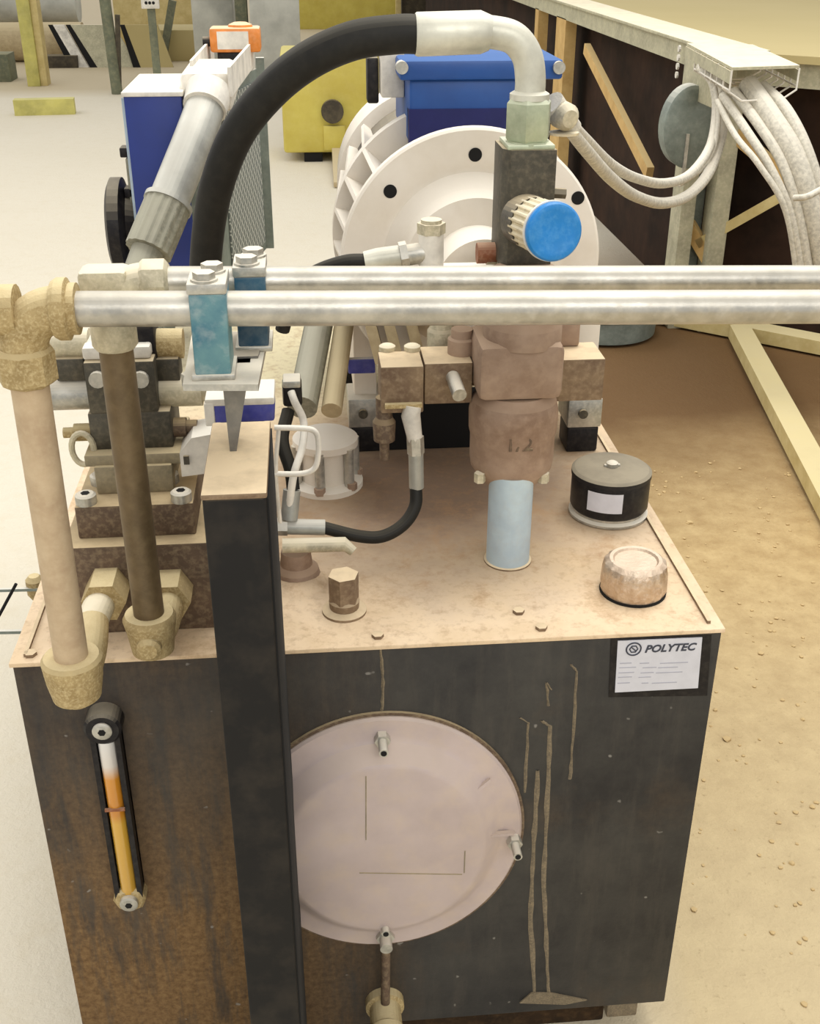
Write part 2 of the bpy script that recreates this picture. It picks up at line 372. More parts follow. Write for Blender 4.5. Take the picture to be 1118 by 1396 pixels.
# name plate
np_ = MB(); P4 = [un(x, y, y=-.0006) for x, y in ((842, 873), (957, 868), (951, 937), (838, 943))]
bk = [un(x, y, y=-.0003) for x, y in ((833, 869), (970, 864), (964, 948), (830, 950))]
MB().prism(bk, (0, -.0006, 0)).build('plate_backing', 'blackp', tank)
nplate = np_.prism([V((q.x, -.0010, q.z)) for q in P4], (0, -.0012, 0)).build('name_plate', 'label', tank)
def text(body, px, py, h, mat, parent, shear=0., bold=0.):
    cu = bpy.data.curves.new('lettering', 'FONT'); cu.body = body; cu.size = 1; cu.shear = shear; cu.extrude = .02; cu.offset = bold; cu.resolution_u = 3
    t = bpy.data.objects.new('lettering', cu); COL.objects.link(t); bpy.context.view_layer.update()
    me = bpy.data.meshes.new_from_object(t.evaluated_get(bpy.context.evaluated_depsgraph_get())); COL.objects.unlink(t); bpy.data.objects.remove(t)
    xs = [v.co.x for v in me.vertices]; ys = [v.co.y for v in me.vertices]
    A = un(px[0], py, y=-.0024); Bq = un(px[1], py-3.5, y=-.0024); wd = max(xs)-min(xs); sc = (Bq.x-A.x)/wd; tilt = (Bq.z-A.z)/(Bq.x-A.x); po = V(parent['_o'])
    sh = h/(max(ys)-min(ys))
    for v in me.vertices:
        x = (v.co.x-min(xs))*sc; z = (v.co.y-min(ys))*sh
        v.co = V((A.x+x, -.0024-v.co.z*.02, A.z+z+x*tilt))-po
    me.materials.append(M[mat]); o = bpy.data.objects.new('lettering', me); COL.objects.link(o); o.parent = parent; o['_o'] = tuple(po); ALL.append(o); return o
text('POLYTEC', (879, 949), 890, .0105, 'ink', nplate, .25, .025)
q = un(864, 885, y=-.0026)
mb = MB(); mb.rings([q+V((.0085*math.cos(a), 0, .0085*math.sin(a))) for a in [k*math.pi/12 for k in range(24)]], [.0009]*24, 6, closed=True)
mb.rings([q+V((.0048*math.cos(a), 0, .0048*math.sin(a))) for a in [k*math.pi/3 for k in range(6)]], [.0008]*6, 6, closed=True)
mb.bar(q+V((-.003, 0, .003)), q+V((.003, 0, -.003)), .0012, .0012, (0, 1, 0)); mb.build('round_emblem', 'ink', nplate)
for i, y in enumerate((903, 909, 916, 922, 930)):
    mb = MB()
    for a, b in ((845, 861 + (i*7) % 9), (872 + (i*5) % 7, 885 + (i*11) % 14), (900 - i*2, 938 - (i*13) % 20)):
        if i != 3 or a < 880: mb.bar(un(a-i*.8, y+1.5, y=-.0023), un(b-i*.8, y-(b-a)*.04+1.5, y=-.0023), .0010, .0004, (0, 1, 0))
    mb.build('faint_text_line', 'inkfaint', nplate)
# drain valve low on the front
dv = un(524, 1350, y=0)
dr = thing('drain_tap', (dv.x, -.02, dv.z-.03), 'ochre dusty drain tap at the foot of the tank, below the round cover', 'tap')
MB().lathe((dv.x, 0, dv.z-.02), (0, -1, 0), [(.026, 0), (.026, .012), (.021, .015), (.021, .045), (.024, .048), (.024, .058), (.0, .058)], 28).build('tap_body', 'ochre', dr)
q = un(526, 1284, y=-.02); mb = MB(); hexb(mb, (q.x, 0, q.z), (q.x, -.016, q.z), .012); mb.cyl((q.x, -.016, q.z), (q.x, -.032, q.z), .008); mb.build('chrome_plug', 'steel', dr, label='small chrome plug')
MB().cyl((q.x, -.02, q.z-.008), (dv.x, -.02, dv.z), .006).build('link_tube', 'valvebrown', dr)

# ================================================================ OIL LEVEL GAUGE
g0, g1 = un(140, 985, y=-.01), un(180, 1219, y=-.01); gx = (g0.x+g1.x)/2
ga = thing('level_gauge', (gx, -.01, g1.z-.02), 'narrow amber oil level sight gauge on the left of the tank front', 'gauge')
mb = MB(); mb.box((gx-.0165, .0, g1.z), (gx-.0105, -.020, g0.z)); mb.box((gx+.0105, 0, g1.z), (gx+.0165, -.020, g0.z)); mb.box((gx-.0165, .0, g1.z), (gx+.0165, -.006, g0.z)); mb.build('gauge_housing', 'blackp', ga)
MB().cyl((gx, -.013, g1.z+.012), (gx, -.013, g0.z-.016), .0098).build('sight_tube', 'oil', ga)
MB().lathe((gx, 0, g0.z), (0, -1, 0), [(.021, 0), (.021, .022), (.018, .025), (0, .025)], 32).build('top_cap', 'blackp', ga)
MB().lathe((gx, 0, g1.z), (0, -1, 0), [(.020, 0), (.020, .018), (.016, .022), (0, .022)], 8).build('bottom_cap', 'ochre', ga)
for z in (g0.z, g1.z):
    b = MB().lathe((gx, -.02, z), (0, -1, 0), [(.011, 0), (.011, .007), (.0085, .0085), (0, .0085)]).build('gauge_bolt', 'steel', ga)
    MB().lathe((gx, -.0284, z), (0, -1, 0), [(.0045, 0), (.0045, .0006)], 6).build('bolt_socket', 'void', b)
q = un(160, 1104, y=-.023); MB().box((gx-.0115, -.021, q.z-.0018), (gx+.0115, -.024, q.z+.0018)).build('level_mark', 'copper', ga)

# ================================================================ SUPPORT POST
pl, pr_ = un(275, 680, y=-.17), un(363, 680, y=-.17); zt = pl.z
post = thing('support_post', ((pl.x+pr_.x)/2, -.07, 0), 'black rectangular steel post in front of the tank carrying the pipe clamps', 'post')
MB().box((pl.x, -.17, 0), (pr_.x, -.012, zt), .003).build('box_tube', 'black', post)
MB().box((pr_.x-.001, -.166, 0), (pr_.x+.002, -.012, zt-.004), .0005).build('side_shade_strip', 'void', post, label='thin black strip painting the shade on the right side')  # the post's shaded right face, painted as a black overlay
MB().box((pl.x-.001, -.171, zt-.002), (pr_.x+.001, -.011, zt+.004), .002).build('dusty_cap', 'mount', post)
A = un(300, 528, y=-.075); Bq = un(344, 528, y=-.075); Ca = un(321, 645, y=-.075)
zb = 1.067
MB().prism([V((A.x, -.082, zb)), V((Bq.x, -.082, zb)), V((Bq.x-.004, -.082, zb-.02)), V((Ca.x+.003, -.082, zt+.003)), V((Ca.x-.003, -.082, zt+.003)), V((A.x+.003, -.082, zb-.02))], (0, .03, 0)).build('gusset', 'darkzinc', post)
q0, q1, q2, q3 = un(249, 524, z=zb), un(352, 524, z=zb), un(366, 452, z=zb), un(262, 452, z=zb)
MB().prism([q0, q1, q2, q3], (0, 0, -.006)).build('bracket_plate', 'steel', post)
for px, py in ((333, 520), (258, 520)):
    q = un(px, py, z=zb-.006); mb = MB(); hexb(mb, q+V((0, .02, -.012)), q+V((0, .02, 0)), .009); mb.build('plate_bolt', 'steel', post)
q = un(345, 462, z=zb); MB().prism([un(x, y, z=zb+.0004) for x, y in ((308, 490), (352, 488), (362, 455), (308, 455))], (0, 0, .002)).build('shim', 'darkzinc', post)

# ================================================================ HORIZONTAL + VERTICAL PIPES
yF, yR = -.10, -.03
fL, fR = un(100, 421, y=yF), un(1110, 418, y=yF)
def along(P, Q, x): return P+(Q-P)*((x-P.x)/(Q.x-P.x))
fp = thing('steel_pipe', (fL.x, yF, .73), 'front silver steel pipe crossing the picture and dropping to the dusty manifold at far left', 'pipe')
pend = along(fL, fR, .75); vx = un(40, 520, y=yF)
vb = un(97, 895, y=yF)
el = V((vx.x, yF, fL.z+.0))
MB().cyl(V((fL.x-.01, yF, fL.z)), pend, .0152, 32).build('horizontal_tube', 'pipe', fp)
def bend(mb, a, c, b, r, n=10, seg=24):
    a, b, c = V(a), V(b), V(c); pts = []
    for i in range(n+1):
        t = i/n; pts.append(a*(1-t)**2+c*2*t*(1-t)+b*t*t)
    return mb.rings(pts, [r]*(n+1), seg)
mb = MB(); bend(mb, el+V((.038, 0, 0)), el, el+V((0, 0, -.042)), .0205)
mb.lathe(el+V((.030, 0, 0)), (1, 0, 0), [(.024, 0), (.0265, .004), (.0265, .012), (.022, .014), (.022, .02)], 24)
mb.lathe(el+V((-.03, 0, 0)), (1, 0, 0), [(.016, 0), (.022, .006), (.022, .03)], 16)
mb.lathe(el+V((0, 0, -.066)), (0, 0, 1), [(.020, 0), (.0255, .004), (.0255, .030), (.022, .034)], 8)
mb.build('elbow_fitting', 'ochre', fp)
MB().cyl((vx.x, yF, el.z-.055), (vb.x, yF, vb.z-.01), .0165, 28).build('vertical_tube', 'pipe_dusty', fp)
e1 = un(104, 925, y=yF)
r1 = un(147, 800, y=.045)
mb = MB(); mb.lathe((vb.x, yF, e1.z-.028), (0, 0, 1), [(.014, 0), (.024, .008), (.028, .03), (.030, .052), (.027, .056), (.019, .056)], 28)
bend(mb, V((vb.x, yF, e1.z)), V((vb.x+.014, yF+.015, e1.z)), V((r1.x-.008, -.02, r1.z-.004)), .0175); mb.build('lower_elbow', 'ochre', fp)
MB().cyl(V((r1.x-.01, -.03, r1.z-.006)), V((r1.x, .05, r1.z)), .0168).build('inlet_tube', 'cream', fp)
mb = MB(); hexb(mb, V((r1.x, .01, r1.z)), V((r1.x, .05, r1.z)), .0245); mb.build('union_nut', 'ochre', fp)

rL, rR = un(215, 383, y=yR), un(1110, 381, y=yR)
rp = thing('steel_pipe', (rL.x, yR, .73), 'rear silver steel pipe behind the front one, dropping as a brown tube', 'pipe')
v2, v2b = un(157, 470, y=yR), un(203, 835, y=yR); v2x = (v2.x+v2b.x)/2
MB().cyl(V((rL.x-.02, yR, rL.z)), along(rL, rR, .78), .0135, 32).build('horizontal_tube', 'pipe', rp)
e2 = V((v2x, yR, rL.z))
mb = MB(); bend(mb, e2+V((.04, 0, 0)), e2, e2+V((0, 0, -.04)), .0175); mb.box(e2+V((-.024, -.017, -.014)), e2+V((.02, .017, .014)), .006)
mb.lathe(e2+V((.030, 0, 0)), (1, 0, 0), [(.018, 0), (.0205, .003), (.0205, .022), (.016, .025)], 8)
mb.lathe(e2+V((0, 0, -.062)), (0, 0, 1), [(.018, 0), (.021, .004), (.021, .028), (.018, .032)], 24); mb.build('elbow_fitting', 'cream', rp)
MB().cyl((v2x, yR, e2.z-.055), (v2b.x, yR, v2b.z-.005), .0158, 28).build('vertical_tube', 'pipe_brown', rp)
e3 = un(207, 868, y=yR); r2 = un(233, 802, y=.045)
mb = MB(); mb.lathe((v2b.x, yR, e3.z-.022), (0, 0, 1), [(.012, 0), (.022, .006), (.025, .03), (.028, .046), (.025, .052), (.017, .052)], 28)
mb.lathe((v2b.x, yR-.018, e3.z+.002), (0, -1, 0), [(.013, 0), (.013, .01), (.009, .014), (0, .014)], 16)
bend(mb, V((v2b.x, yR, e3.z)), V((r2.x, yR, e3.z)), V((r2.x, .02, r2.z)), .0165); mb.build('lower_elbow', 'ochre', rp)
mb = MB(); hexb(mb, V((r2.x, .012, r2.z)), V((r2.x, .05, r2.z)), .0245); mb.build('union_nut', 'ochre', rp)

# pipe clamps
def clamp(px0, px1, ytop_px, y, zlow, label, pz, half=.024, mt='teal'):
    a, b = un(px0, ytop_px, y=y-half), un(px1, ytop_px, y=y-half); zt_ = a.z
    cl = thing('pipe_clamp', ((a.x+b.x)/2, y, zlow), label, 'clamp', 'pipe clamps on the post')
    MB().box((a.x+.001, y-half+.001, zlow+.004), (b.x-.001, y+half-.001, zt_-.009), .002).build('clamp_body', mt, cl)
    MB().box((a.x, y-half, zt_-.009), (b.x, y+half, zt_), .0012).build('cover_plate', 'steel', cl)
    MB().box((a.x-.002, y-half-.001, zlow), (b.x+.002, y+half, zlow+.005), .001).build('base_plate', 'steel', cl)
    for d in (-.55, .55):
        c = V(((a.x+b.x)/2+(.003 if d > 0 else -.002), y+d*half, zt_))
        bo = MB(); bo.lathe(c, (0, 0, 1), [(.0115, 0), (.0115, .002)], 20); hexb(bo, c+V((0, 0, .002)), c+V((0, 0, .0075)), .0095); bo.build('clamp_bolt', 'steel', cl)
    return cl
clamp(253, 308, 388, yF, zb, 'nearer teal and silver pipe clamp bolted round the front pipe on the post', fL.z)
clamp(316, 362, 365, yR, zb, 'farther teal pipe clamp on the rear pipe, just behind the first clamp', rL.z, .024, 'teal2')

# ================================================================ MANIFOLD AND VALVE STACK
mf = thing('manifold_block', (-.26, .12, TT), 'low brown dust-caked manifold block on the tank, pipe unions entering its front', 'manifold')
a, b = un(84, 748, y=.05), un(272, 748, y=.05)
MB().box((a.x, .05, TT), (b.x+.018, .26, a.z), .002).build('block', 'valvebrown', mf)
vs = thing('valve_stack', (-.26, .14, a.z), 'stacked directional valve with silver solenoids on the manifold at left', 'valve')
a2, b2 = un(101, 692, y=.07), un(264, 692, y=.07)
MB().box((a2.x, .07, a.z), (b2.x, .24, a2.z), .002).build('lower_plate', 'valvebrown', vs)
for px, py in ((117, 679), (247, 675), (137, 652), (230, 650)):
    q = un(px, py, z=a2.z+.006); bo = MB().lathe(V((q.x, q.y, a2.z)), (0, 0, 1), [(.0115, 0), (.0115, .010), (.009, .012), (0, .012)], 20).build('cap_screw', 'steel', vs)
    MB().lathe(V((q.x, q.y, a2.z+.0118)), (0, 0, 1), [(.005, 0), (.005, .0008)], 6).build('hex_socket', 'void', bo)
a3, b3 = un(130, 655, y=.10), un(236, 655, y=.10); z3 = un(180, 622, y=.10).z
MB().box((a3.x, .10, a2.z), (b3.x, .21, z3-.012), .002).build('spacer_plate', 'valvegrey', vs)
MB().box((a3.x-.010, .105, z3-.014), (b3.x+.012, .21, z3), .002).build('sandwich_plate', 'valvegrey', vs)
a4, b4 = un(124, 600, y=.12), un(236, 600, y=.12); z4 = un(180, 492, y=.12).z
zm = un(180, 562, y=.12).z
MB().box((a4.x, .12, z3), (b4.x, .20, zm), .002).build('lower_valve_body', 'darksteel', vs)
MB().box((a4.x+.003, .118, zm), (b4.x-.012, .19, z4), .002).build('upper_valve_body', 'darksteel', vs)
for px in (133, 192):
    q = un(px, 517, y=.116); MB().lathe((q.x, .118, q.z), (0, -1, 0), [(.009, 0), (.009, .006), (0, .006)], 16).build('face_screw', 'steel', vs)
zs = un(90, 537, y=.15).z
l0, l1 = un(56, 537, y=.15), un(126, 537, y=.15); s0, s1 = un(207, 537, y=.15), un(276, 537, y=.15)
MB().cyl((l0.x, .15, zs), (l1.x, .15, zs), .0178, 32).build('solenoid', 'steel', vs)
mb = MB(); mb.cyl((s0.x, .15, zs), (s1.x, .15, zs), .0178, 32); mb.cyl((s1.x, .15, zs), (s1.x+.012, .15, zs), .013, 24); mb.build('solenoid', 'cream', vs)
zk = un(100, 592, y=.13).z
mb = MB(); mb.cyl((l1.x-.022, .135, zk), (l1.x, .135, zk), .010); mb.cyl((l1.x-.034, .135, zk), (l1.x-.022, .135, zk), .006); mb.build('override_button', 'ochre', vs)
mb = MB(); mb.cyl((s0.x+.008, .14, zk), (s0.x+.036, .14, zk), .011); mb.cyl((s0.x+.036, .14, zk), (s0.x+.048, .14, zk), .008); mb.build('override_button', 'valvebrown', vs)
# pair of plugs above (second row of solenoids)
for a_, b_, mm in ((72, 122, 'cream'), (208, 250, 'ochre')):
    A, Bq = un(a_, 468, y=.16), un(b_, 468, y=.16)
    p = MB().cyl((A.x, .16, A.z), (Bq.x, .16, Bq.z), .0165, 28).build('upper_coil', mm, vs)
    A2, B2 = un(a_+6, 502, y=.15), un(b_-4, 502, y=.15)
    MB().box((A2.x, .14, A2.z-.012), (B2.x, .17, A2.z+.014), .002).build('coil_plug', 'darksteel', vs)
A, Bq = un(118, 500, y=.14), un(210, 500, y=.14)
MB().box((A.x, .125, z4), (Bq.x, .19, z4+.014), .003).build('top_cover', 'white', vs)
A = un(174, 455, y=.15); MB().box((A.x-.012, .14, A.z-.03), (A.x+.03, .18, A.z+.012), .004).build('black_connector', 'blackp', vs)
# small dusty ring and white hose at left of stack
q = un(113, 612, y=.12); mb = MB(); mb.rings([q+V((.012*math.cos(k*math.pi/10), 0, .019*math.sin(k*math.pi/10))) for k in range(20)], [.0035]*20, 8, closed=True); mb.build('lifting_eye', 'cream', vs)

lump = thing('solenoid_plug', un(265, 640, y=.10), 'cream dusty angled plug housing between the valve stack and the post', 'plug')
a, b = un(248, 650, y=.10), un(290, 592, y=.10)
MB().prism([V((a.x, .1, a.z)), V((b.x, .1, a.z+.004)), V((b.x, .1, b.z)), V((a.x+.014, .1, b.z-.004)), V((a.x, .1, b.z-.022))], (0, .05, 0)).build('plug_body', 'white', lump)
MB().box((a.x+.004, .097, a.z+.016), (a.x+.010, .101, a.z+.026)).build('screw_slot', 'darksteel', lump)

bb = thing('junction_box', un(328, 582, y=.02), 'small white-topped box with a violet-blue face just behind the post top', 'box')
a, b = un(283, 578, y=.02), un(373, 546, y=.02)
MB().box((a.x, .02, a.z), (b.x, .07, b.z), .003).build('box_body', 'violet', bb)
MB().box((a.x-.001, .018, b.z-.004), (b.x+.001, .072, b.z+.004), .002).build('lid', 'white', bb)
MB().box((a.x-.002, .017, a.z-.002), (a.x+.008, .03, b.z), .002).build('white_edge', 'white', bb)
MB().box((a.x+.012, .03, a.z-.13), (b.x-.012, .06, a.z), .002).build('stem', 'valvebrown', bb)

# ================================================================ BREATHER FILTER, FILLER CAP, PLUG
q = un(831, 703, z=TT); fx, fy = q.x, q.y+.010
fl = thing('air_filter', (fx, fy, TT), 'round black breather filter with a dusty grey lid and small white sticker', 'filter')
zt2 = un(832, 640, y=fy).z; R_ = .0525
MB().lathe((fx, fy, TT), (0, 0, 1), [(.050, 0), (.0535, .002), (.0535, .005), (.049, .008), (.049, .014)], 48).build('base_ring', 'steel', fl)
MB().lathe((fx, fy, TT+.012), (0, 0, 1), [(.050, 0), (R_, .004), (R_, zt2-TT-.018), (R_-.002, zt2-TT-.012)], 48).build('canister', 'blackp', fl)
lid = MB().lathe((fx, fy, zt2-.006), (0, 0, 1), [(R_+.001, 0), (R_+.001, .006), (R_-.003, .009), (.02, .011), (0, .011)], 48).build('lid', 'filterlid', fl)
mb = MB(); mb.lathe((fx, fy, zt2+.004), (0, 0, 1), [(.008, 0), (.008, .006), (.005, .008), (0, .008)], 16); mb.box((fx-.011, fy-.002, zt2+.004), (fx+.011, fy+.002, zt2+.008), .001); mb.build('wing_screw', 'steel', lid)
z_a, z_b = un(810, 702, y=fy-R_).z, un(810, 676, y=fy-R_).z
bm_ = MB(); ang = [math.radians(t) for t in range(-138, -84, 4)]
po = [V((fx+(R_+.0006)*math.cos(t), fy+(R_+.0006)*math.sin(t), z_a)) for t in ang]; pv = None
for p in po:
    q2_ = [bm_.bm.verts.new(p), bm_.bm.verts.new(p+V((0, 0, z_b-z_a)))]
    if pv: bm_.bm.faces.new((pv[0], q2_[0], q2_[1], pv[1]))
    pv = q2_
bm_.build('sticker', 'label', fl)

q = un(866, 812, z=TT); kx, ky = q.x, q.y+.012
fc = thing('filler_cap', (kx, ky, TT), 'shiny dented silver filler cap near the right front corner of the tank', 'cap')
MB().lathe((kx, ky, TT), (0, 0, 1), [(.040, 0), (.040, .003), (.034, .004)], 40).build('cap_gasket', 'void', fc)
mb = MB(); seg = 56; prof = [(.0385, .003), (.0395, .008), (.0385, .030), (.0365, .040), (.031, .0445), (.027, .044), (.025, .0415), (0, .0415)]
rings = []
for r, h in prof:
    rg = []
    for k in range(seg):
        a = 2*math.pi*k/seg; rr = r*(1+(.025*math.cos(a*14) if .006 < h < .042 and r > .03 else 0)); rg.append(mb.bm.verts.new((kx+rr*math.cos(a), ky+rr*math.sin(a), TT+h)))
    rings.append(rg)
for A, Bq in zip(rings, rings[1:]):
    for k in range(seg): mb.bm.faces.new((A[k], A[(k+1) % seg], Bq[(k+1) % seg], Bq[k]))
mb.bm.faces.new(rings[-1]); mb.build('cap_shell', 'foil', fc)

q = un(470, 838, z=TT); hx, hy = q.x, q.y+.008
hp = thing('hex_plug', (hx, hy, TT), 'brown dusty hexagonal plug standing on a washer near the tank front edge', 'plug')
MB().lathe((hx, hy, TT), (0, 0, 1), [(.026, 0), (.026, .003), (.020, .006)], 28).build('washer', 'mount', hp)
mb = MB(); mb.lathe((hx, hy, TT+.005), (0, 0, 1), [(.017, 0), (.018, .01), (.015, .014)], 20); hexb(mb, (hx, hy, TT+.016), (hx, hy, TT+.050), .018, .25); mb.build('hex_head', 'mount', hp)

# ================================================================ PUMP AND SUCTION PIPE
px0 = .181; py0 = .20
pz = lambda p: un(700, p, y=py0-.04).z
pu = thing('hydraulic_pump', (px0, py0, pz(655)), 'bulky brown oil-stained pump body under the pipes above the tank', 'pump')
body = MB().lathe((px0, py0, 0), (0, 0, 1), [(.036, pz(670)), (.043, pz(660)), (.050, pz(650)), (.0515, pz(638)), (.0515, pz(608)), (.0535, pz(600)), (.054, pz(575)), (.051, pz(560)), (.043, pz(548))], 48).build('pump_housing', 'pump', pu)
MB().box((px0-.050, py0-.042, pz(548)), (px0+.050, py0+.05, pz(472)), .010).build('port_block', 'pump', pu)
MB().lathe((px0+.006, py0, 0), (0, 0, 1), [(.046, pz(480)), (.046, pz(455)), (.040, pz(445)), (.040, pz(430)), (.044, pz(425)), (.044, pz(385)), (.03, pz(375))], 40).build('upper_flange', 'pump', pu)
for px in (655, 742):
    q = un(px, 653, y=py0-.035); mb = MB(); hexb(mb, (q.x, py0-.03, q.z-.006), (q.x, py0-.03, q.z+.006), .007); mb.build('flange_bolt', 'cream', pu)
# raised casting digits on the housing
def raised(body_, px, py, wpx, y, mat, parent, hpx=18):
    cu = bpy.data.curves.new('cast_mark', 'FONT'); cu.body = body_; cu.size = 1; cu.extrude = .05; cu.offset = .01
    t = bpy.data.objects.new('cast_mark', cu); COL.objects.link(t); bpy.context.view_layer.update()
    me = bpy.data.meshes.new_from_object(t.evaluated_get(bpy.context.evaluated_depsgraph_get())); COL.objects.unlink(t); bpy.data.objects.remove(t)
    A, Bq, Cq = un(px, py, y=y), un(px+wpx, py, y=y), un(px, py-hpx, y=y); xs = [v.co.x for v in me.vertices]; ys = [v.co.y for v in me.vertices]
    sx, sz = (Bq.x-A.x)/(max(xs)-min(xs)), (Cq.z-A.z)/(max(ys)-min(ys)); po = V(parent['_o'])
    for v in me.vertices: v.co = V((A.x+(v.co.x-min(xs))*sx, y-v.co.z*.02, A.z+(v.co.y-min(ys))*sz))-po
    me.materials.append(M[mat]); o = bpy.data.objects.new('cast_mark', me); COL.objects.link(o); o.parent = parent; o['_o'] = tuple(po); ALL.append(o)
raised('1/2', 694, 616, 32, py0-.0515, 'valvebrown', body)
# mounting cradle either side of the pump
zc0, zc1 = un(790, 547, y=.20).z, un(790, 490, y=.20).z
pm = thing('pump_bracket', (.18, .23, zc0), 'dust-topped steel bracket plates either side of the brown pump', 'bracket')
a, b = un(762, 490, y=.20), un(826, 490, y=.20)
MB().box((a.x, .20, zc0), (b.x, .262, zc1), .002).build('bracket_block', 'mount', pm)
MB().box((px0-.06, .235, zc0+.01), (a.x+.01, .262, zc1-.004), .002).build('cross_piece', 'mount', pm)
q = un(775, 445, y=.25); MB().box((q.x-.012, .245, zc1), (q.x+.014, .27, zc1+.03), .003).build('lug', 'pump', pm)
a, b = un(579, 492, y=.20), un(645, 492, y=.20)
MB().box((a.x, .20, zc0+.002), (b.x, .262, zc1), .002).build('bracket_block', 'mount', pm)
q = un(617, 520, y=.20); mb = MB(); mb.cyl(V((q.x, .205, q.z+.006)), V((q.x+.004, .165, q.z-.004)), .0085); mb.build('hanging_bolt', 'steel', pm)
q = un(632, 462, y=.22); MB().lathe((q.x, .235, zc1), (0, 0, 1), [(.017, 0), (.017, .018), (.013, .02), (.013, .03)], 20).build('socket_screw', 'pump', pm)
cb = thing('cartridge_block', (.05, .21, zc0), 'small brown valve block with two screws left of the pump', 'valve')
a, b = un(519, 490, y=.19), un(578, 490, y=.19)
MB().box((a.x, .19, zc0-.004), (b.x, .245, zc1+.001), .002).build('block', 'mount', cb)
MB().box((a.x+.004, .184, zc0+.004), (b.x-.002, .192, zc0+.010), .001).build('ledge', 'ochre', cb)
for px in (528, 562):
    q = un(px, 478, z=zc1); MB().lathe((q.x, q.y, zc1), (0, 0, 1), [(.010, 0), (.010, .006), (.007, .008), (0, .008)], 18).build('screw', 'cream', cb)
q0, q1 = un(524, 550, y=.205), un(528, 628, y=.205)
MB().lathe((q0.x, .21, q1.z), (0, 0, 1), [(.006, 0), (.006, .022), (.013, .026), (.014, .05), (.010, .056), (.010, q0.z-q1.z+.006)], 20).build('cartridge', 'valvebrown', cb)

sb = un(692, 757, z=TT); zst = un(692, 650, y=.18).z
su = thing('suction_pipe', (.178, .192, TT), 'pale blue suction pipe dropping from the brown pump into the tank', 'pipe')
MB().cyl((.178, .176, TT-.005), (.178, .176, pz(650)), .0272, 36).build('tube', 'suction', su)
MB().lathe((.178, .176, TT), (0, 0, 1), [(.030, 0), (.030, .002), (.027, .003)], 36).build('weld_bead', 'mount', su)

# ================================================================ ELECTRIC MOTOR
Y0 = .40; mc = un(642, 358, y=Y0)
mo = thing('electric_motor', (mc.x, .62, TT), 'large cast alloy electric motor with a round flange and blue terminal box', 'motor')
fl_ = MB().lathe(mc, (0, -1, 0), [(.150, -.018), (.167, -.018), (.170, -.014), (.170, 0), (.167, .003), (.128, .003), (.122, 0), (.116, .000), (.100, .022), (.092, .040), (.060, .046), (.058, .11), (0, .11)], 96).build('flange', 'motor', mo)
for px, py in ((648, 211), (532, 261), (788, 270)):
    q = un(px, py, y=Y0-.0035); MB().cyl((q.x, Y0-.0025, q.z), (q.x, Y0-.0038, q.z), .0085).build('flange_hole', 'void', fl_)
MB().box((mc.x-.12, .52, TT), (mc.x+.12, .56, TT+.085), .003).build('under_motor_shade', 'void', mo)  # black box added in place of the shade beneath the motor
# end ring and ribs behind the flange
c2 = V((mc.x, Y0+.18, mc.z))
mb = MB(); n = 80
for r_o, r_i, ya, yb in ((.176, .160, .155, .180),):
    pr = [(r_i, -ya), (r_o, -ya), (r_o, -yb), (r_i, -yb), (r_i, -ya)]
    mb.lathe(mc, (0, -1, 0), [(r_o, -yb), (r_o, -ya)], 96)
mb.build('end_ring', 'motor', mo)
MB().lathe(mc, (0, -1, 0), [(.125, -.50), (.142, -.46), (.142, -.02), (.14, -.018)], 64).build('stator_body', 'blackp', mo)
for k in range(24):
    a = 2*math.pi*k/24+.05
    d = V((math.cos(a), 0, math.sin(a)))
    if d.z > .75: continue
    mb = MB(); p0 = mc+d*.139; t = V((-d.z, 0, d.x))
    q = [p0+V((0, .016, 0))-t*.003, mc+d*.165+V((0, .018, 0))-t*.003, mc+d*.176+V((0, .16, 0))-t*.003, mc+d*.158+V((0, .44, 0))-t*.003, p0+V((0, .46, 0))-t*.003]
    mb.prism(q, t*.006).build('cooling_fin', 'motor', mo)
MB().lathe(mc, (0, -1, 0), [(.12, -.62), (.155, -.60), (.16, -.46), (.14, -.45)], 64).build('fan_cowl', 'motor', mo)
# terminal box
yb0 = .52
a, b = un(557, 118, y=yb0), un(745, 118, y=yb0); zt_b = un(650, 106, y=yb0).z; zbot = mc.z+.13
tb = MB().box((a.x, yb0, zbot), (b.x, .74, zt_b), .006).build('terminal_box', 'blue', mo)
a2_, b2_ = un(545, 90, y=yb0-.01), un(768, 95, y=yb0-.01); zl = un(650, 82, y=yb0-.01).z
MB().box((a2_.x, yb0-.01, zt_b-.002), (b2_.x, .75, zl), .004).build('box_lid', 'blue', tb)
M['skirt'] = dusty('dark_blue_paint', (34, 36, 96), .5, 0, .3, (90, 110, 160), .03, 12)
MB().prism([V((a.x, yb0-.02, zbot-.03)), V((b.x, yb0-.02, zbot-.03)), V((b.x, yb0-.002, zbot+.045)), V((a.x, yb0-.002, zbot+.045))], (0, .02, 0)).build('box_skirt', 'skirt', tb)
for px in (548, 762):
    q = un(px, 92, y=yb0-.012); MB().cyl((q.x, yb0-.016, q.z), (q.x, yb0, q.z), .008).build('lid_screw', 'steel', tb)
q = un(538, 78, y=.60); MB().box((q.x-.02, .58, q.z-.05), (q.x+.012, .62, q.z+.008), .003).build('white_bracket', 'white', mo)
MB().box((q.x-.038, .60, q.z-.06), (q.x-.022, .63, q.z), .003).build('black_plug', 'blackp', mo)
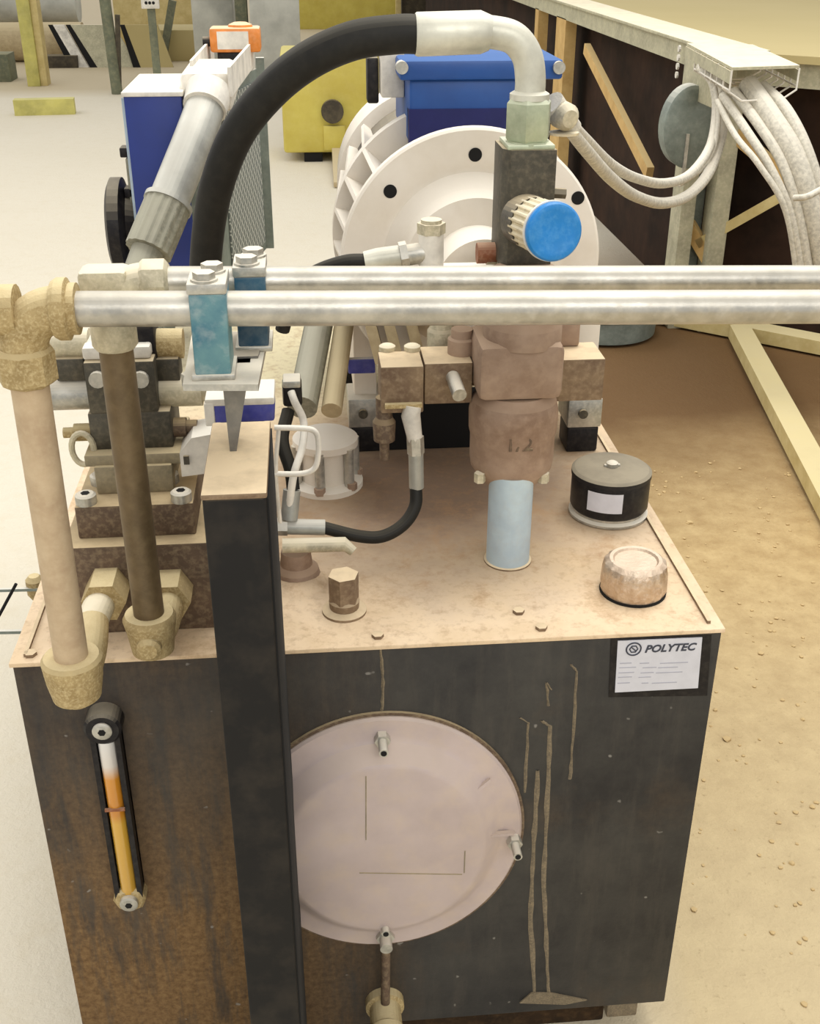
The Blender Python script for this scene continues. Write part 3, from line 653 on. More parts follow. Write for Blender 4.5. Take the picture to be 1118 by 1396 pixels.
# feet on black dampers
for px, lab in ((496, 'l'), (790, 'r')):
    q = un(px, 618, z=TT)
    for yy in (q.y, .80):
        f = MB().box((q.x-.022, yy, TT+.042), (q.x+.030, yy+.07, TT+.088), .003).build('motor_foot', 'steel', mo)
        MB().box((q.x-.020, yy+.004, TT), (q.x+.028, yy+.06, TT+.042), .004).build('damper', 'blackp', f)
        MB().cyl((q.x, yy-.001, TT+.066), (q.x, yy-.006, TT+.066), .007).build('foot_bolt', 'darksteel', f)
    MB().box((q.x-.012, q.y+.02, TT+.085), (q.x+.022, .86, mc.z-.10), .003).build('foot_web', 'motor', mo)
q = un(493, 498, y=.46); MB().box((q.x-.019, .455, q.z-.011), (q.x+.019, .465, q.z+.011), .002).build('blue_tag', 'violet', mo)
# bell-housing ribs seen below the pipes
for i, px in enumerate((500, 525, 555)):
    A, Bq = un(px, 440, y=.37), un(px+18, 490, y=.36)
    MB().bar(A+V((0, 0, .02)), Bq, .014, .05, (0, 1, 0)).build('housing_rib', 'tan', mo)
q = un(602, 450, y=.30); MB().lathe((q.x, .30, q.z-.03), (0, 0, 1), [(.018, 0), (.018, .03), (.015, .034), (.015, .06)], 20).build('vent_plug', 'cream', mo)

# ================================================================ RELIEF VALVE WITH BLUE KNOB
yv = .20
a, b = un(682, 350, y=yv), un(751, 350, y=yv); zv0 = un(715, 362, y=yv).z; zv1 = un(715, 205, y=yv).z
rv = thing('relief_valve', ((a.x+b.x)/2, .23, zv0), 'dark steel relief valve with a bright blue round knob above the pipes', 'valve')
MB().prism([V((a.x+.008, yv, zv0)), V((b.x, yv, zv0)), V((b.x, .265, zv0)), V((a.x, .265, zv0)), V((a.x, yv+.012, zv0))], (0, 0, zv1-zv0)).build('valve_body', 'darksteel', rv)
MB().box((a.x+.004, yv+.002, zv1), (b.x-.002, .26, zv1+.005), .001).build('body_top', 'nutgreen', rv)
MB().box((a.x+.002, yv-.004, zv0-.012), (b.x-.02, .26, zv0), .002).build('base_step', 'nutgreen', rv)
kf = un(757, 317, y=.105); kb = un(716, 300, y=yv); ax = (kb-kf)
MB().cyl(kb+ax.normalized()*.002, kb-ax*.35, .0285, 40).build('collar', 'darksteel', rv)
axn = -ax.normalized(); mb = MB(); mb.ribs(kf+ax*.75, axn, .0285, ax.length*.68, 22, .0018); mb.build('ribbed_sleeve', 'ivory', rv)
kn = MB().lathe(kf+ax*.10, axn, [(.0300, 0), (.0305, .002), (.0305, .006), (.0285, .0085), (.024, .0095), (.022, .0087), (0, .0087)], 48).build('knob_face', 'knobblue', rv)
MB().lathe(kf+ax*.12, axn, [(.0298, -.003), (.0315, -.001), (.0315, .003)], 48).build('knob_rim', 'white', rv)
for px, py in ((650, 345), (663, 350)):
    q = un(px, py, y=.24); MB().cyl(q, q+V((.03, .0, .0)), .012 if px < 655 else .009).build('side_port', 'copper' if px < 655 else 'cream', rv)
q = un(740, 262, y=.22); mb = MB(); hexb(mb, q, q+V((.026, 0, -.002)), .006); mb.build('locking_screw', 'darksteel', rv)
q = un(640, 366, y=.24); MB().box((q.x-.04, .22, q.z-.012), (q.x+.09, .27, q.z), .004).build('dusty_ledge', 'white', rv)

# ================================================================ BIG HOSE
yh = .225; cx_ = un(721, 150, y=yh).x
bh = thing('hydraulic_hose', (cx_, yh, zv1), 'thick black hydraulic hose arching left from the pale elbow above the relief valve', 'hose')
zn0, zn1 = un(721, 190, y=yh).z, un(721, 134, y=yh).z
mb = MB(); mb.lathe((cx_, yh, zv1+.003), (0, 0, 1), [(.024, 0), (.024, zn0-zv1-.004)], 8); mb.build('adapter', 'nutgreen', bh)
mb = MB(); mb.lathe((cx_, yh, zn0), (0, 0, 1), [(.022, -.002), (.0262, .003), (.0262, zn1-zn0-.004), (.0225, zn1-zn0)], 6, .25); mb.build('hex_nut', 'nutgreen', bh)
MB().lathe((cx_, yh, zn1-.001), (0, 0, 1), [(.0215, 0), (.0215, .006), (.0165, .009)], 32).build('ferrule_ring', 'hosewhite', bh)
E = [V((cx_, yh, zn1)), un(723, 105, y=yh), un(718, 75, y=yh), un(700, 52, y=yh), un(670, 44, y=yh), un(635, 43, y=yh)]
MB().tube(E, .0165, 24).build('elbow_tube', 'hosewhite', bh)
MB().rings([un(566, 47, y=yh), un(569, 47, y=yh), un(655, 44, y=yh), un(668, 45, y=yh)], [.0205, .0218, .0215, .0175], 32).build('crimp_ferrule', 'hosewhite', bh)
H = [un(575, 47, y=yh), un(540, 47, y=yh), un(480, 56, y=.23), un(420, 83, y=.24), un(368, 125, y=.26), un(325, 180, y=.28), un(298, 245, y=.30), un(284, 315, y=.33), un(280, 400, y=.36), un(290, 500, y=.40)]
MB().tube(H, .0196, 24).build('rubber_hose', 'rubber', bh)

# ================================================================ SMALL HOSES
sh = thing('small_hose', un(590, 365, y=.22), 'thin black hose with silver fittings leading left from the elbow beside the relief valve', 'hose')
yq = .24
q0, q1 = un(588, 370, y=yq), un(588, 318, y=yq)
MB().cyl(q0-V((0, 0, .01)), q1, .0145).build('elbow_body', 'white', sh)
mb = MB(); hexb(mb, q1, q1+V((0, 0, .012)), .0165); mb.cyl(q1+V((0, 0, .012)), q1+V((0, 0, .016)), .012); mb.build('cap_nut', 'cream', sh)
mb = MB(); mb.rings([un(588, 343, y=yq), un(540, 350, y=yq)], [.012, .012], 20)
c0, c1 = un(556, 347, y=yq), un(546, 349, y=yq); mb.cyl(c0, c1, .0165, 6); mb.build('union_nut', 'steel', sh)
MB().rings([un(545, 349, y=yq), un(515, 353, y=yq), un(497, 356, y=yq)], [.0125, .0125, .011], 20).build('crimp_ferrule', 'hosewhite', sh)
MB().tube([un(500, 356, y=yq), un(470, 358, y=yq), un(430, 372, y=.25), un(400, 395, y=.26), un(385, 450, y=.27)], .0088, 14).build('rubber_hose', 'rubber', sh)

lh = thing('small_hose', un(500, 735, y=.14), 'thin black hose curving from below the pump bracket to a fitting on the tank top', 'hose')
yl = .19
J = [un(567, 662, y=yl), un(566, 690, y=yl-.01), un(550, 715, y=yl-.02), un(522, 731, y=yl-.03), un(490, 731, y=yl-.03), un(440, 719, y=yl-.03)]
MB().tube(J, .0078, 16).build('rubber_hose', 'rubber', lh)
mb = MB(); mb.rings([un(563, 552, y=yl), un(560, 566, y=yl), un(566, 600, y=yl)], [.0105, .0115, .009], 20); mb.build('elbow_fitting', 'white', lh)
c0, c1 = un(566, 595, y=yl), un(567, 618, y=yl); mb = MB(); hexb(mb, c0, c1, .0105); mb.build('union_nut', 'steel', lh)
MB().cyl(un(567, 616, y=yl), un(568, 664, y=yl), .0092).build('crimp_ferrule', 'greypipe', lh)
MB().cyl(un(443, 719, y=yl-.03), un(392, 718, y=yl-.03), .0096).build('crimp_ferrule', 'greypipe', lh)
MB().cyl(un(392, 718, y=yl-.03), un(372, 718, y=yl-.03), .0110, 6).build('union_nut', 'steel', lh)
# rod and dusty casting under it
tf = thing('tee_fitting', un(420, 770, z=TT), 'pinkish dust-covered tee fitting on the tank top behind the hexagonal plug', 'fitting')
A, Bq = un(385, 744, y=.14), un(470, 742, y=.14)
MB().rings([A, Bq, un(482, 752, y=.135)], [.009, .009, .006], 16).build('side_tube', 'cream', tf)
q = un(405, 785, z=TT); MB().lathe((q.x, q.y, TT), (0, 0, 1), [(.03, 0), (.027, .012), (.020, .018), (.018, .036)], 20).build('base', 'pump', tf)
MB().lathe((q.x-.002, q.y-.014, TT), (0, 0, 1), [(.038, 0), (.034, .004), (.02, .007)], 24).build('dust_heap', 'tanktop', tf)

# ================================================================ RETURN FILTER HEAD, LEVER, CONNECTOR
q = un(446, 668, z=TT); rx, ry = q.x, q.y+.02
rf = thing('filter_head', (rx, ry, TT), 'dusty silver cast filter head behind the white wire handle', 'filter')
zf = un(440, 596, y=ry).z-TT
MB().lathe((rx, ry, TT), (0, 0, 1), [(.052, 0), (.052, .008), (.036, .012), (.036, zf-.012), (.046, zf-.010), (.046, zf), (.038, zf+.005), (.012, zf+.012), (0, zf+.012)], 32).build('cast_body', 'motor', rf)
for k in range(6):
    a = k*math.pi/3+.3; c = V((rx+.043*math.cos(a), ry+.043*math.sin(a), TT)); mb = MB(); mb.cyl(c, c+V((0, 0, zf-.006)), .007, 12); mb.build('column', 'steel', rf)
    mb = MB(); hexb(mb, c+V((.004*math.cos(a), .004*math.sin(a), .006)), c+V((.004*math.cos(a), .004*math.sin(a), .016)), .008); mb.build('nut', 'pump', rf)
q = un(492, 600, y=ry); MB().box((rx+.03, ry-.004, TT), (rx+.040, ry+.004, TT+zf+.004), .001).build('side_rib', 'motor', rf)

hd = thing('wire_handle', un(405, 700, y=.10), 'bent white wire handle loop beside the post top', 'handle')
W = [un(x, y, y=.10) for x, y in ((374, 583), (412, 584), (429, 588), (434, 602), (433, 628), (426, 641), (408, 646), (374, 646))]
MB().tube(W, .0032, 10, 5).build('wire_loop', 'white', hd)
MB().tube([un(380, 584, y=.10), un(376, 646, y=.10), un(382, 712, y=.12)], .0024, 8, 5).build('wire_leg', 'white', hd)

cn = thing('cable_connector', un(398, 565, y=.22), 'small black and silver connector with a white lead behind the wire handle', 'connector')
a, b = un(386, 556, y=.22), un(411, 522, y=.22)
MB().box((a.x, .22, a.z), (b.x, .245, b.z), .004).build('connector_shell', 'blackp', cn)
MB().box((a.x+.001, .218, b.z-.006), (b.x-.001, .247, b.z+.003), .002).build('silver_rim', 'steel', cn)
MB().tube([un(397, 534, y=.214), un(402, 548, y=.205), un(414, 575, y=.20), un(412, 610, y=.18), un(400, 650, y=.16), un(393, 705, y=.16)], .0046, 12).build('white_lead', 'white', cn)
MB().tube([un(393, 560, y=.23), un(385, 600, y=.2), un(396, 640, y=.18), un(400, 668, y=.17)], .008, 12).build('black_lead', 'rubber', cn)
q0, q1 = un(398, 668, y=.17), un(394, 708, y=.16); MB().cyl(q0, q1, .0105).build('grey_gland', 'greypipe', cn)

for i, (p0, p1, r, lab, mt) in enumerate((((436, 436), (412, 556), .020, 'broad grey-green dusty hose running back under the pipes left of the motor', 'socket'),
                                     ((470, 436), (452, 560), .014, 'tan dusty hose beside the broad grey-green one', 'tan'))):
    A, Bq = un(*p0, y=.50), un(*p1, y=.34)
    o = MB().tube([A+(A-Bq)*.5, A, A*.5+Bq*.5, Bq], r, 18, 5).build('return_hose', mt, None, label=lab, category='hose', group='return hoses')

# ================================================================ OIL COOLER
c0, c1 = un(168, 131, y=.9), un(247, 131, y=.9); zc = c0.z; zlow = .80
co_ = thing('oil_cooler', ((c0.x+c1.x)/2+.05, 1.1, TT), 'blue and grey finned oil cooler standing at the rear left of the tank', 'cooler')
MB().box((c0.x, .90, zlow), (c1.x, 1.14, zc), .002).build('blue_shroud', 'coolblue', co_)
MB().box((c0.x-.003, .897, zc-.001), (c1.x+.003, 1.142, zc+.006), .001).build('top_sheet', 'white', co_)
MB().box((c0.x-.006, .915, zlow), (c0.x, .925, zc-.005)).build('side_trim', 'suction', co_)
fr = un(283, 330, y=.93); bk_ = un(357, 200, y=1.36)
poly = [V((c1.x, .915, zlow)), V((fr.x, .93, zlow)), V((bk_.x, 1.36, zlow)), V((c1.x, 1.36, zlow))]
MB().prism(poly, (0, 0, zc-zlow-.01)).build('core_casing', 'grey', co_)
dirv = (V((bk_.x, 1.36, 0))-V((fr.x, .93, 0))); nrm = V((dirv.y, -dirv.x, 0)).normalized()
pA = V((fr.x, .93, 0))+dirv*.33; pB = V((fr.x, .93, 0))+dirv*.93
MB().prism([pA+V((0, 0, zlow+.02))+nrm*.001, pB+V((0, 0, zlow+.02))+nrm*.001, pB+V((0, 0, zc-.03))+nrm*.001, pA+V((0, 0, zc-.03))+nrm*.001], nrm*.003).build('mesh_guard', 'mesh', co_)
MB().bar(V((fr.x, .93, 0))+dirv+V((0, 0, zlow))+nrm*.006, V((fr.x, .93, 0))+dirv+V((0, 0, zc+.01))+nrm*.006, .016, .016, (0, 1, 0)).build('edge_channel', 'grey', co_)
MB().prism([V((c1.x+.005, .92, zc-.012)), V((fr.x, .935, zc-.012)), V((bk_.x-.004, 1.35, zc-.012)), V((c1.x+.005, 1.35, zc-.012))], (0, 0, .014)).build('header_tank', 'white', co_)
qa, qb = un(246, 122, y=.92), un(314, 84, y=.92)
MB().box((qa.x, .92, zc-.03), (qb.x, 1.12, qb.z-.015), .012).build('outlet_block', 'white', co_)
for a_, b_ in (((313, 112), (345, 72)), ((262, 102), (290, 68))):
    A, Bq = un(*a_, y=1.08), un(*b_, y=1.34); A.z = Bq.z = zc+.02
    A, Bq = un(a_[0], a_[1], z=zc+.02), un(b_[0], b_[1], z=zc+.02)
    MB().bar(A, Bq, .005, .045).build('lug_rail', 'white', co_)
MB().box((c0.x, .93, TT), (c0.x+.02, .95, zlow), .001).build('leg', 'grey', co_); MB().box((fr.x-.03, .95, TT), (fr.x-.01, .97, zlow), .001).build('leg', 'grey', co_)
MB().box((c0.x, 1.10, TT), (c0.x+.02, 1.12, zlow), .001).build('leg', 'grey', co_); MB().box((bk_.x-.04, 1.18, TT), (bk_.x-.02, 1.2, zlow), .001).build('leg', 'grey', co_)
fq = un(150, 312, y=.95); fo = c0.x-fq.x
fan = MB().lathe((c0.x, .97, fq.z), (-1, 0, 0), [(.05, 0), (.06, fo*.4), (.082, fo*.55), (.082, fo*.9), (.070, fo), (.030, fo), (0, fo)], 36).build('fan_shroud', 'blackp', co_)
for py in (207, 262):
    q = un(162, py, y=.95); MB().box((c0.x-.022, .94, q.z-.008), (c0.x, .97, q.z+.008), .002).build('fan_bracket', 'blackp', co_)
q = un(162, 240, y=.95); MB().box((c0.x-.014, .94, q.z-.06), (c0.x-.003, .96, q.z+.03), .002).build('fan_bar', 'socket', co_)
# orange sensor box
a, b = un(287, 72, y=1.27), un(354, 38, y=1.27)
ob = thing('pressure_switch', ((a.x+b.x)/2, 1.29, zc), 'orange box-shaped switch with a white label on top of the oil cooler', 'switch')
MB().box((a.x, 1.27, a.z), (b.x, 1.33, b.z), .005).build('housing', 'orange', ob)
MB().box((a.x+.014, 1.268, a.z+.006), (b.x-.022, 1.271, b.z-.006)).build('label_face', 'white', ob)
MB().lathe(((a.x+b.x)/2+.01, 1.30, b.z-.002), (0, 0, 1), [(.024, 0), (.022, .006), (.012, .010), (0, .011)], 28).build('dome', 'orange', ob)
MB().box((a.x+.012, 1.28, zc-.002), (b.x-.02, 1.32, a.z+.002), .003).build('black_base', 'blackp', ob)
MB().cyl((a.x-.014, 1.29, a.z+.018), (a.x+.002, 1.29, a.z+.018), .009).build('side_gland', 'blackp', ob)
# grey pipe with ribbed socket
gp = thing('cooler_pipe', un(200, 350, y=.70), 'stout grey pipe with a ribbed socket slanting down from the oil cooler', 'pipe')
Gp = [un(284, 132, y=.91), un(278, 152, y=.885), un(264, 190, y=.84), un(246, 235, y=.80), un(226, 285, y=.76)]
MB().tube(Gp, .0315, 28).build('tube', 'greypipe', gp)
MB().rings([un(286, 124, y=.915), un(279, 148, y=.885)], [.037, .035], 28).build('top_union', 'white', gp)
s0, s1 = un(230, 276, y=.765), un(202, 343, y=.71)
MB().ribs(s0, s1-s0, .0365, (s1-s0).length, 16, .0014).build('ribbed_socket', 'socket', gp)
MB().rings([s0+(s0-s1)*.02, s0+(s1-s0)*.07], [.0385, .0385], 32).build('socket_lip', 'greypipe', gp)
MB().rings([s1, un(186, 385, y=.67), un(176, 430, y=.62)], [.026, .025, .025], 24).build('lower_tube', 'socket', gp)

# ================================================================ CONVEYOR FRAME ON THE RIGHT
XF = 1.35; kA, kB = V((1.334, 3.176, 0)), V((1.81, 2.775, 0)); kd = (kB-kA).normalized(); kn_ = V((kd.y, -kd.x, 0))
cf = thing('conveyor_frame', (XF+.3, 5, 0), 'long pale steel conveyor frame with wooden braces and an olive belt at upper right', 'conveyor')
topz = 1.02
farp = V((XF, 13, topz))
MB().box((XF, 2.9, topz-.075), (XF+.05, 14, topz)).build('top_rail', 'frame', cf)
MB().box((XF-.02, 2.9, topz), (XF+.16, 14, topz+.012), .002).build('rail_cap', 'frame', cf)
far_k = kA+kd*6
MB().prism([V((XF+.12, 3.0, topz-.03)), V((far_k.x, far_k.y, topz-.03)), V((14, far_k.y, topz-.03)), V((14, 16, topz-.03)), V((XF+.12, 16, topz-.03))], (0, 0, .025)).build('belt', 'belt', cf)
k0 = kA+kd*.12
MB().bar(V((k0.x, k0.y, topz-.07)), V((far_k.x, far_k.y, topz-.07)), .03, .08).build('end_rail', 'frame', cf)
MB().bar(kA-kd*.1+V((0, 0, .035))-kn_*.0, far_k+V((0, 0, .035)), .09, .05).build('bottom_rail', 'timber', cf)
MB().prism([kA-kn_*.10+V((0.06, 0, .0)), far_k-kn_*.10, far_k-kn_*.10+V((0, 0, topz-.11)), kA-kn_*.10+V((0.06, 0, topz-.11))], -kn_*.01).build('shade_panel', 'shadepanel', cf)  # dark sheet painting the shaded hollow under the belt, end side
MB().box((XF+.14, 3.1, 0), (XF+.15, 14, topz-.08)).build('shade_panel', 'shadepanel', cf)  # same painted shade along the inner side
PF = (V((XF, 0, 0)), V((1, 0, 0))); PK = (kA-kn_*.02, kn_)
MB().box((XF-.02, 3.10, 0), (XF+.035, 3.22, topz-.0), .003).build('frame_post', 'frame', cf)
MB().box((XF+.085, 3.05, 0), (XF+.15, 3.15, topz-.05), .003).build('frame_post', 'frame', cf)
MB().box((XF+.03, 3.17, 0), (XF+.09, 3.19, topz-.05)).build('post_web', 'grey', cf)
MB().box((XF-.022, 2.9, topz-.17), (XF-.005, 3.24, topz), .003).build('corner_plate', 'frame', cf)
for k in range(4): MB().cyl((XF-.023, 3.30, topz-.02-k*.03), (XF-.03, 3.30, topz-.02-k*.03), .012, 8).build('rail_bolt', 'white', cf)
A = un(770, 70, x=XF+.03); MB().box((XF+.0, A.y-.12, 0), (XF+.06, A.y+.12, topz-.07)).build('wooden_post', 'wood', cf)
A = un(738, 45, x=XF+.03); MB().box((XF+.0, A.y-.04, 0), (XF+.06, A.y+.06, topz-.07)).build('wooden_post', 'wood', cf)
for a_, b_, wd, pl_ in (((800, 66), (886, 236), .05, PF), ((990, 172), (1081, 250), .05, PK), ((1086, 256), (952, 332), .035, PK), ((938, 305), (985, 385), .05, PK)):
    A, Bq = un(*a_, plane=pl_), un(*b_, plane=pl_)
    MB().bar(A, Bq, wd, .03, tuple(pl_[1].cross((Bq-A).normalized()).cross((Bq-A).normalized())) if False else tuple(pl_[1])).build('diagonal_brace', 'wood' if wd > .04 else 'timber', cf)
# drum beside the post
A = un(941, 172, x=XF-.02)
dm = thing('belt_drum', A-V((0, 0, .2)), 'grey metal drum end between the pale post and the looping cables', 'drum')
A = un(942, 174, y=3.05)
MB().lathe(A, (0, -1, 0), [(.08, -.08), (.098, -.07), (.098, 0), (.09, .006), (0, .006)], 40).tall(A, 1.45).build('drum_shell', 'grey', dm)
MB().bar(A+V((-.012, -.01, -.02)), A+V((-.012, -.01, -.2)), .012, .01, (0, 1, 0)).build('rod', 'steel', dm)
# cable tray
tr = thing('cable_tray', un(1020, 110, z=.98), 'wire cable tray with a pale dusty lid at the near end of the conveyor frame', 'tray')
P_ = [un(x, y, z=topz+.015) for x, y in ((936, 62), (1026, 64), (1090, 93), (998, 96))]
MB().prism(P_, (0, 0, .008)).build('lid', 'frame', tr)
lowp = [p-V((0, 0, .02)) for p in P_]
MB().bar(P_[0]-V((0, 0, .02)), P_[3]-V((0, 0, .02)), .006, .035).build('side_flange', 'frame', tr)
MB().bar(P_[1]-V((0, 0, .02)), P_[2]-V((0, 0, .02)), .006, .03).build('side_flange', 'frame', tr)
for k in range(7):
    t = .25+.75*k/6; a = P_[0].lerp(P_[3], t); b = P_[1].lerp(P_[2], t); dpt = .085
    MB().rings([a-V((0, 0, .0)), a-V((0, 0, dpt*.7)), a.lerp(b, .2)-V((0, 0, dpt)), a.lerp(b, .8)-V((0, 0, dpt)), b-V((0, 0, dpt*.7)), b], [.0032]*6, 6).build('tray_wire', 'white', tr)
for u_, dd in ((0, .03), (0, .055), (.2, .085), (.5, .085), (.8, .085), (1, .05)):
    a = P_[0].lerp(P_[1], u_).lerp(P_[3].lerp(P_[2], u_), .25)-V((0, 0, dd)); b = P_[3].lerp(P_[2], u_)-V((0, 0, dd))
    MB().cyl(a, b, .003, 6).build('tray_wire', 'white', tr)
# looping cables from the motor to the tray
def lp(pts, r, r2, label, name='power_cable', cat='cable', group='dusty power cables'):
    o = MB().tube([un(x, y, y=yy) for x, y, yy in pts], r, 12, 6, r2).build(name, 'cable', None, label=label, category=cat)
    if group: o['group'] = group
    return o
lp([(778, 168, .62), (800, 192, .8), (835, 226, 1.1), (868, 243, 1.5), (905, 250, 1.8), (940, 238, 2.1), (968, 200, 2.4), (977, 150, 2.6), (972, 112, 2.7), (955, 92, 2.8)], .0085, .017, 'white dusty cable, upper of the two sagging between motor and tray')
lp([(776, 176, .62), (800, 206, .8), (835, 245, 1.1), (868, 268, 1.5), (905, 277, 1.8), (940, 265, 2.1), (968, 232, 2.35), (984, 180, 2.5), (988, 130, 2.6), (980, 98, 2.7)], .0095, .020, 'white dusty cable, lower and thicker of the two sagging between motor and tray')
lp([(925, 252, 2.3), (955, 232, 2.35), (972, 205, 2.4), (980, 160, 2.5), (975, 120, 2.6)], .008, .008, 'thin white cable tucked inside the sagging loops below the tray')
gl = thing('cable_gland', un(772, 182, y=.6), 'white crusted cable gland on the right side of the blue terminal box', 'gland')
g0_, g1_ = un(752, 140, y=.60), un(781, 176, y=.62)
MB().rings([g0_, g0_.lerp(g1_, .5), g1_], [.018, .016, .014], 18).build('gland_tube', 'cable', gl)
q = un(773, 160, y=.585); MB().lathe(q, (.3, -1, -.1), [(.019, -.02), (.019, 0), (.012, .010), (0, .011)], 20).build('gland_dome', 'cream', gl)
q = un(768, 183, y=.60); MB().lathe(q, (0, 0, 1), [(.022, 0), (.022, .003)], 24).build('gland_washer', 'ivory', gl)
cabs = [((1020, 115), (1052, 160), (1085, 215), (1108, 290), (1125, 380), .030, 'thickest pale cable of the bundle hanging from the tray at right'),
        ((1000, 125), (1035, 170), (1068, 225), (1090, 300), (1106, 400), .016, 'pale cable hanging from the tray, inside the thickest one'),
        ((985, 130), (1018, 178), (1052, 232), (1080, 300), (1096, 400), .013, 'slim pale cable hanging from the tray, third from the right'),
        ((1040, 118), (1072, 150), (1100, 205), (1122, 280), (1140, 380), .018, 'pale cable leaving the picture at the right edge below the tray'),
        ((978, 138), (1003, 185), (1035, 225), (1072, 290), (1090, 400), .009, 'thinnest pale cable of the hanging bundle, its innermost strand')]
for a_, b_, c_, d_, e_, r, lab in cabs:
    lp([(*a_, 2.45), (*b_, 2.3), (*c_, 2.2), (*d_, 2.15), (*e_, 2.15)], r, r, lab)
lp([(1083, 270, 2.08), (1100, 268, 2.05), (1120, 258, 2.08)], .009, .009, 'pale cable tie wrapped round the bundle at the right edge', 'cable_tie', 'tie', None)

# galvanised pail
q = un(838, 475, z=0)
pb = thing('metal_tub', (q.x, q.y+.22, 0), 'grey galvanised round tub on the sand behind the pump bracket', 'tub')
MB().lathe((q.x, q.y+.2, 0), (0, 0, 1), [(.17, .0), (.20, .012), (.205, .09), (.21, .095), (.205, .10), (.195, .095), (.19, .02), (0, .015)], 56).build('tub_shell', 'grey', pb)

# long timber lying on the sand at right
A, Bq = un(1008, 452, z=.04), un(1135, 690, z=.04)
MB().bar(A, Bq+(Bq-A)*.2, .075, .05).build('timber_plank', 'timber', None, label='long pale timber lying on the sand at the right edge', category='plank')

# thin rod bracket at left edge of the tank
rb = thing('rod_bracket', (-.5, .12, .55), 'thin metal rods sticking out to the left of the tank edge', 'bracket')
A, Bq = un(-20, 805, y=.25), un(60, 803, y=.25); MB().bar(A, Bq, .004, .004).build('rod', 'grey', rb)
A, Bq = un(-20, 862, y=.12), un(34, 861, y=.12); MB().bar(A, Bq, .004, .004).build('rod', 'grey', rb)
A, Bq = un(-6, 848, y=.2), un(22, 796, y=.2); MB().cyl(A, Bq, .002, 8).build('dark_pin', 'void', rb)
q = un(50, 808, y=.26); MB().lathe(q-V((0, 0, .02)), (0, 0, 1), [(.001, 0), (.012, .02), (.012, .04), (.007, .046)], 12).build('rod_knob', 'ochre', rb)

def gb(name, px0, px1, pyb, h, dep, mat, label, cat, bev=.004):
    a = un(px0, pyb, z=0); b = un(px1, pyb, z=0)
    return MB().box((a.x, a.y, 0), (b.x, a.y+dep, h), bev).build(name, mat, None, label=label, category=cat)
mb = MB()
for k in range(900):
    x = random.uniform(.52, 1.75); y = random.uniform(-.3, 2.7)
    if y > 1.9: continue
    rr = random.uniform(.0015, .005)*(1 if random.random() < .95 else 1.6)
    t = bmesh.new(); bmesh.ops.create_icosphere(t, subdivisions=1, radius=rr)
    sq = random.uniform(.4, .8)
    for v in t.verts: v.co = V((x+v.co.x*random.uniform(.8, 1.5), y+v.co.y*random.uniform(.8, 1.5), rr*.3+v.co.z*sq))
    mb._add(t)
mb.build('soil_clods', 'clod', None, kind='stuff', label='scattered crumbs of sandy soil on the floor right of the tank', category='soil')
# ================================================================ BACKGROUND LEFT AND TOP
a, b = un(38, 118, z=0), un(64, 118, z=0)
o = thing('yellow_column', ((a.x+b.x)/2, a.y+.1, 0), 'dull yellow steel column at the far upper left', 'column')
MB().box((a.x, a.y, 0), ((a.x*.35+b.x*.65), a.y+.2, 3), .004).build('flange_face', 'postyellow', o)
MB().box((a.x*.35+b.x*.65, a.y+.03, 0), (b.x, a.y+.2, 3), .004).build('web_face', 'timber', o)
A, Bq = un(20, 146, z=.06), un(102, 144, z=.06); MB().bar(A, Bq, .12, .12).build('timber_block', 'postyellow', None, label='short yellowish timber block lying on the floor left of the cooler', category='timber')
for x0, x1, wpx, mt, lab in ((72, 106, 15, 'white', 'narrow pale sheet leaning nearest the yellow column'), (96, 133, 56, 'frame', 'wide pale sheet leaning right of the narrow one'), (170, 192, 44, 'belt', 'olive sheet leaning behind the tall grey-green pole')):
    a, b = un(x1, 92, z=0), un(x1+wpx, 92, z=0); top = un(x0, 34, y=a.y+.1); w_ = b.x-a.x
    sh_ = thing('leaning_sheet', (a.x, a.y, 0), lab, 'sheet', 'leaning sheets')
    MB().prism([V((a.x, a.y, 0)), V((a.x+w_, a.y, 0)), V((top.x+w_, a.y+.1, top.z)), V((top.x, a.y+.1, top.z))], (0, .04, 0)).build('panel', mt, sh_)
    MB().prism([V((a.x-.08, a.y, 0)), V((a.x, a.y, 0)), V((top.x, a.y+.1, top.z)), V((top.x-.05, a.y+.1, top.z))], (0, .04, 0)).build('shadow_edge', 'void', sh_)  # shadow along the sheet's left edge, painted as a black sliver
gb('pipe_cradle', 55, 106, 93, .12, .2, 'bgdark', 'dark low cradle between the tan pipe and the narrow pale sheet', 'cradle')
a, b = un(-30, 88, z=0), un(110, 88, z=0); r_ = .22
MB().cyl((a.x, a.y+.3, .2), (b.x, a.y+.3, .2), .2, 28).build('concrete_pipe', 'tan', None, label='fat tan pipe lying on the floor at the far upper left, lower of two', category='pipe')
MB().cyl((a.x, a.y+.8, .55), (b.x-.1, a.y+.8, .55), .2, 28).build('concrete_pipe', 'bggrey', None, label='pale fat pipe lying higher, behind the tan pipe at upper left', category='pipe')
gb('green_crate', -10, 15, 112, .25, .3, 'bgteal', 'dark green crate cut by the left edge of the picture', 'crate')
a = un(160, 128, z=0); b = un(150, 0, y=a.y)
o = thing('pole_stand', (a.x, a.y, 0), 'tall grey-green pole stand behind the cooler at upper left', 'stand')
MB().cyl((a.x, a.y, 0), (a.x-.05, a.y, 2.2), .05, 14).build('main_pole', 'bgteal', o)
q = un(176, 115, z=0); t_ = un(160, 20, y=a.y)
MB().bar(V((q.x, a.y, 0.02)), t_, .04, .04).build('side_strut', 'bgdark', o)
gb('timber_stack', 175, 272, 84, .32, .8, 'belt', 'low stack of olive yellow timber behind the cooler at upper left', 'timber')
gb('timber_stack', 160, 275, 62, .55, .5, 'timber', 'farther pale stack of timber at the very top left', 'timber')
a = un(222, 84, z=0); t_ = un(236, 0, y=a.y)
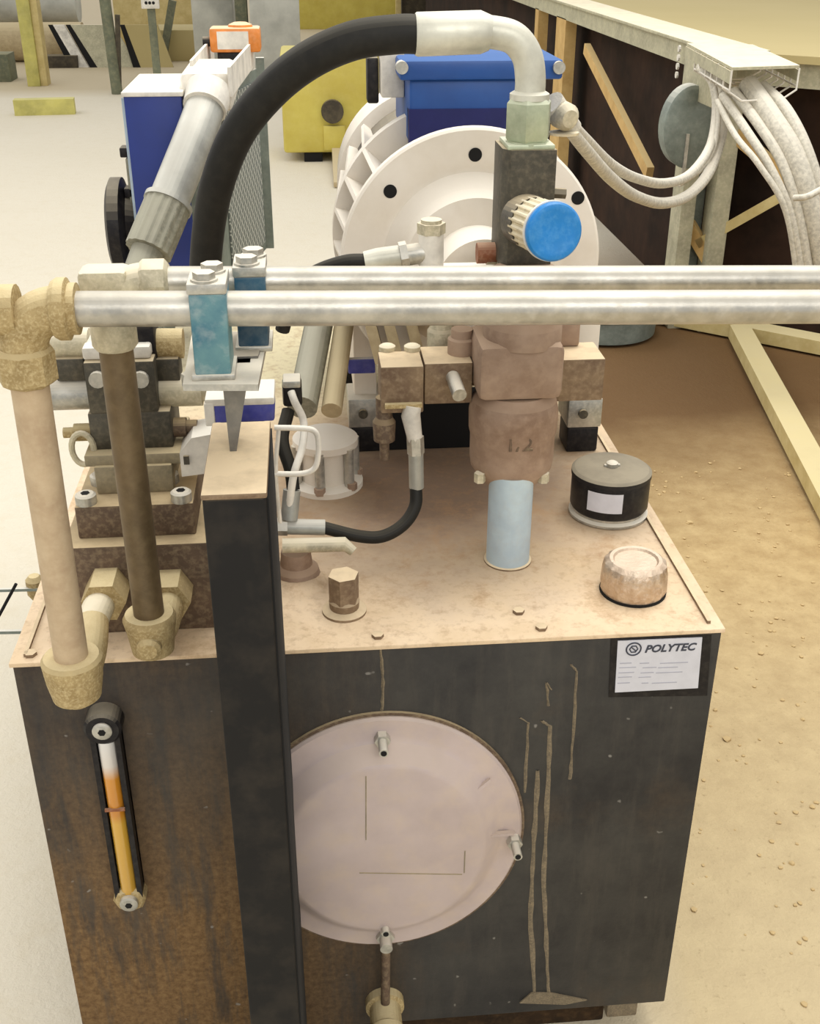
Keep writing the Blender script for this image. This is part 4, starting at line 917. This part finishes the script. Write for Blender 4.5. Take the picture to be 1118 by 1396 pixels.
MB().bar(V((a.x, a.y-.05, 0)), V((t_.x, a.y-.05, t_.z)), .08, .08).build('leaning_pole', 'bgteal', None, label='leaning grey-brown pole in front of the olive timber stack', category='pole')
a, b = un(193, 12, y=9), un(215, -12, y=9)
o = thing('socket_panel', (a.x, 9, a.z), 'small white panel with three dark dots at the top edge', 'panel')
MB().box((a.x, 9, a.z), (b.x, 9.05, b.z), .004).build('panel', 'white', o)
MB().box(((a.x+b.x)/2-.03, 9.02, 0), ((a.x+b.x)/2+.03, 9.06, a.z)).build('stand', 'bgteal', o)
for k in range(3): q = un(199+k*5, 4, y=8.995); MB().cyl((q.x, 8.997, q.z), (q.x, 9.01, q.z), .012, 10).build('dot', 'void', o)
gb('pale_cabinet', 268, 322, 100, 1.6, .6, 'bggrey', 'pale beige cabinet behind the orange switch', 'cabinet')
o = gb('pale_cabinet', 346, 412, 112, 1.6, .6, 'bggrey', 'pale grey-blue cabinet left of the yellow machine', 'cabinet')
gb('grey_post', 326, 342, 105, 1.6, .2, 'bgteal', 'narrow grey-green post between the two pale cabinets', 'post')
# yellow machine
a, b = un(388, 222, z=.0), un(520, 226, z=.0)
ym = thing('yellow_machine', ((a.x+b.x)/2, a.y+.3, 0), 'yellow painted machine housing on the floor behind the big black hose', 'machine')
h_ = un(450, 74, y=a.y).z
MB().box((a.x, a.y, .06), (b.x, a.y+.6, h_), .02).build('housing', 'yellow', ym)
q = un(453, 151, y=a.y); MB().cyl((q.x, a.y+.005, q.z), (q.x, a.y-.05, q.z), .072).build('round_knob', 'bgdark', ym)
MB().box((q.x-.06, a.y-.03, .08), (q.x+.08, a.y, q.z-.09), .004).build('front_plate', 'yellow', ym)
for x in (a.x+.13, b.x-.10): MB().box((x, a.y+.02, 0), (x+.12, a.y+.5, .065), .003).build('foot', 'void', ym)
A, Bq = V((q.x+.02, a.y-.03, .08)), un(462, 252, z=.02); MB().bar(A, Bq, .06, .03).build('kick_lever', 'tan', ym)
gb('olive_wall_block', 404, 545, 40, .9, .8, 'yellow', 'yellow block beyond the yellow machine, above the hose', 'block')
gb('brown_crate', 548, 625, 55, .8, .8, 'bgdark', 'dark brown crate at the top behind the hose elbow', 'crate')
for px, lab in ((540, 'thin pale post at the top left of the brown crate'), (628, 'thin pale post at the top right of the brown crate')):
    gb('thin_post', px, px+7, 56, .9, .08, 'timber', lab, 'post')

for o in ALL:
    if '_o' in o: del o['_o']
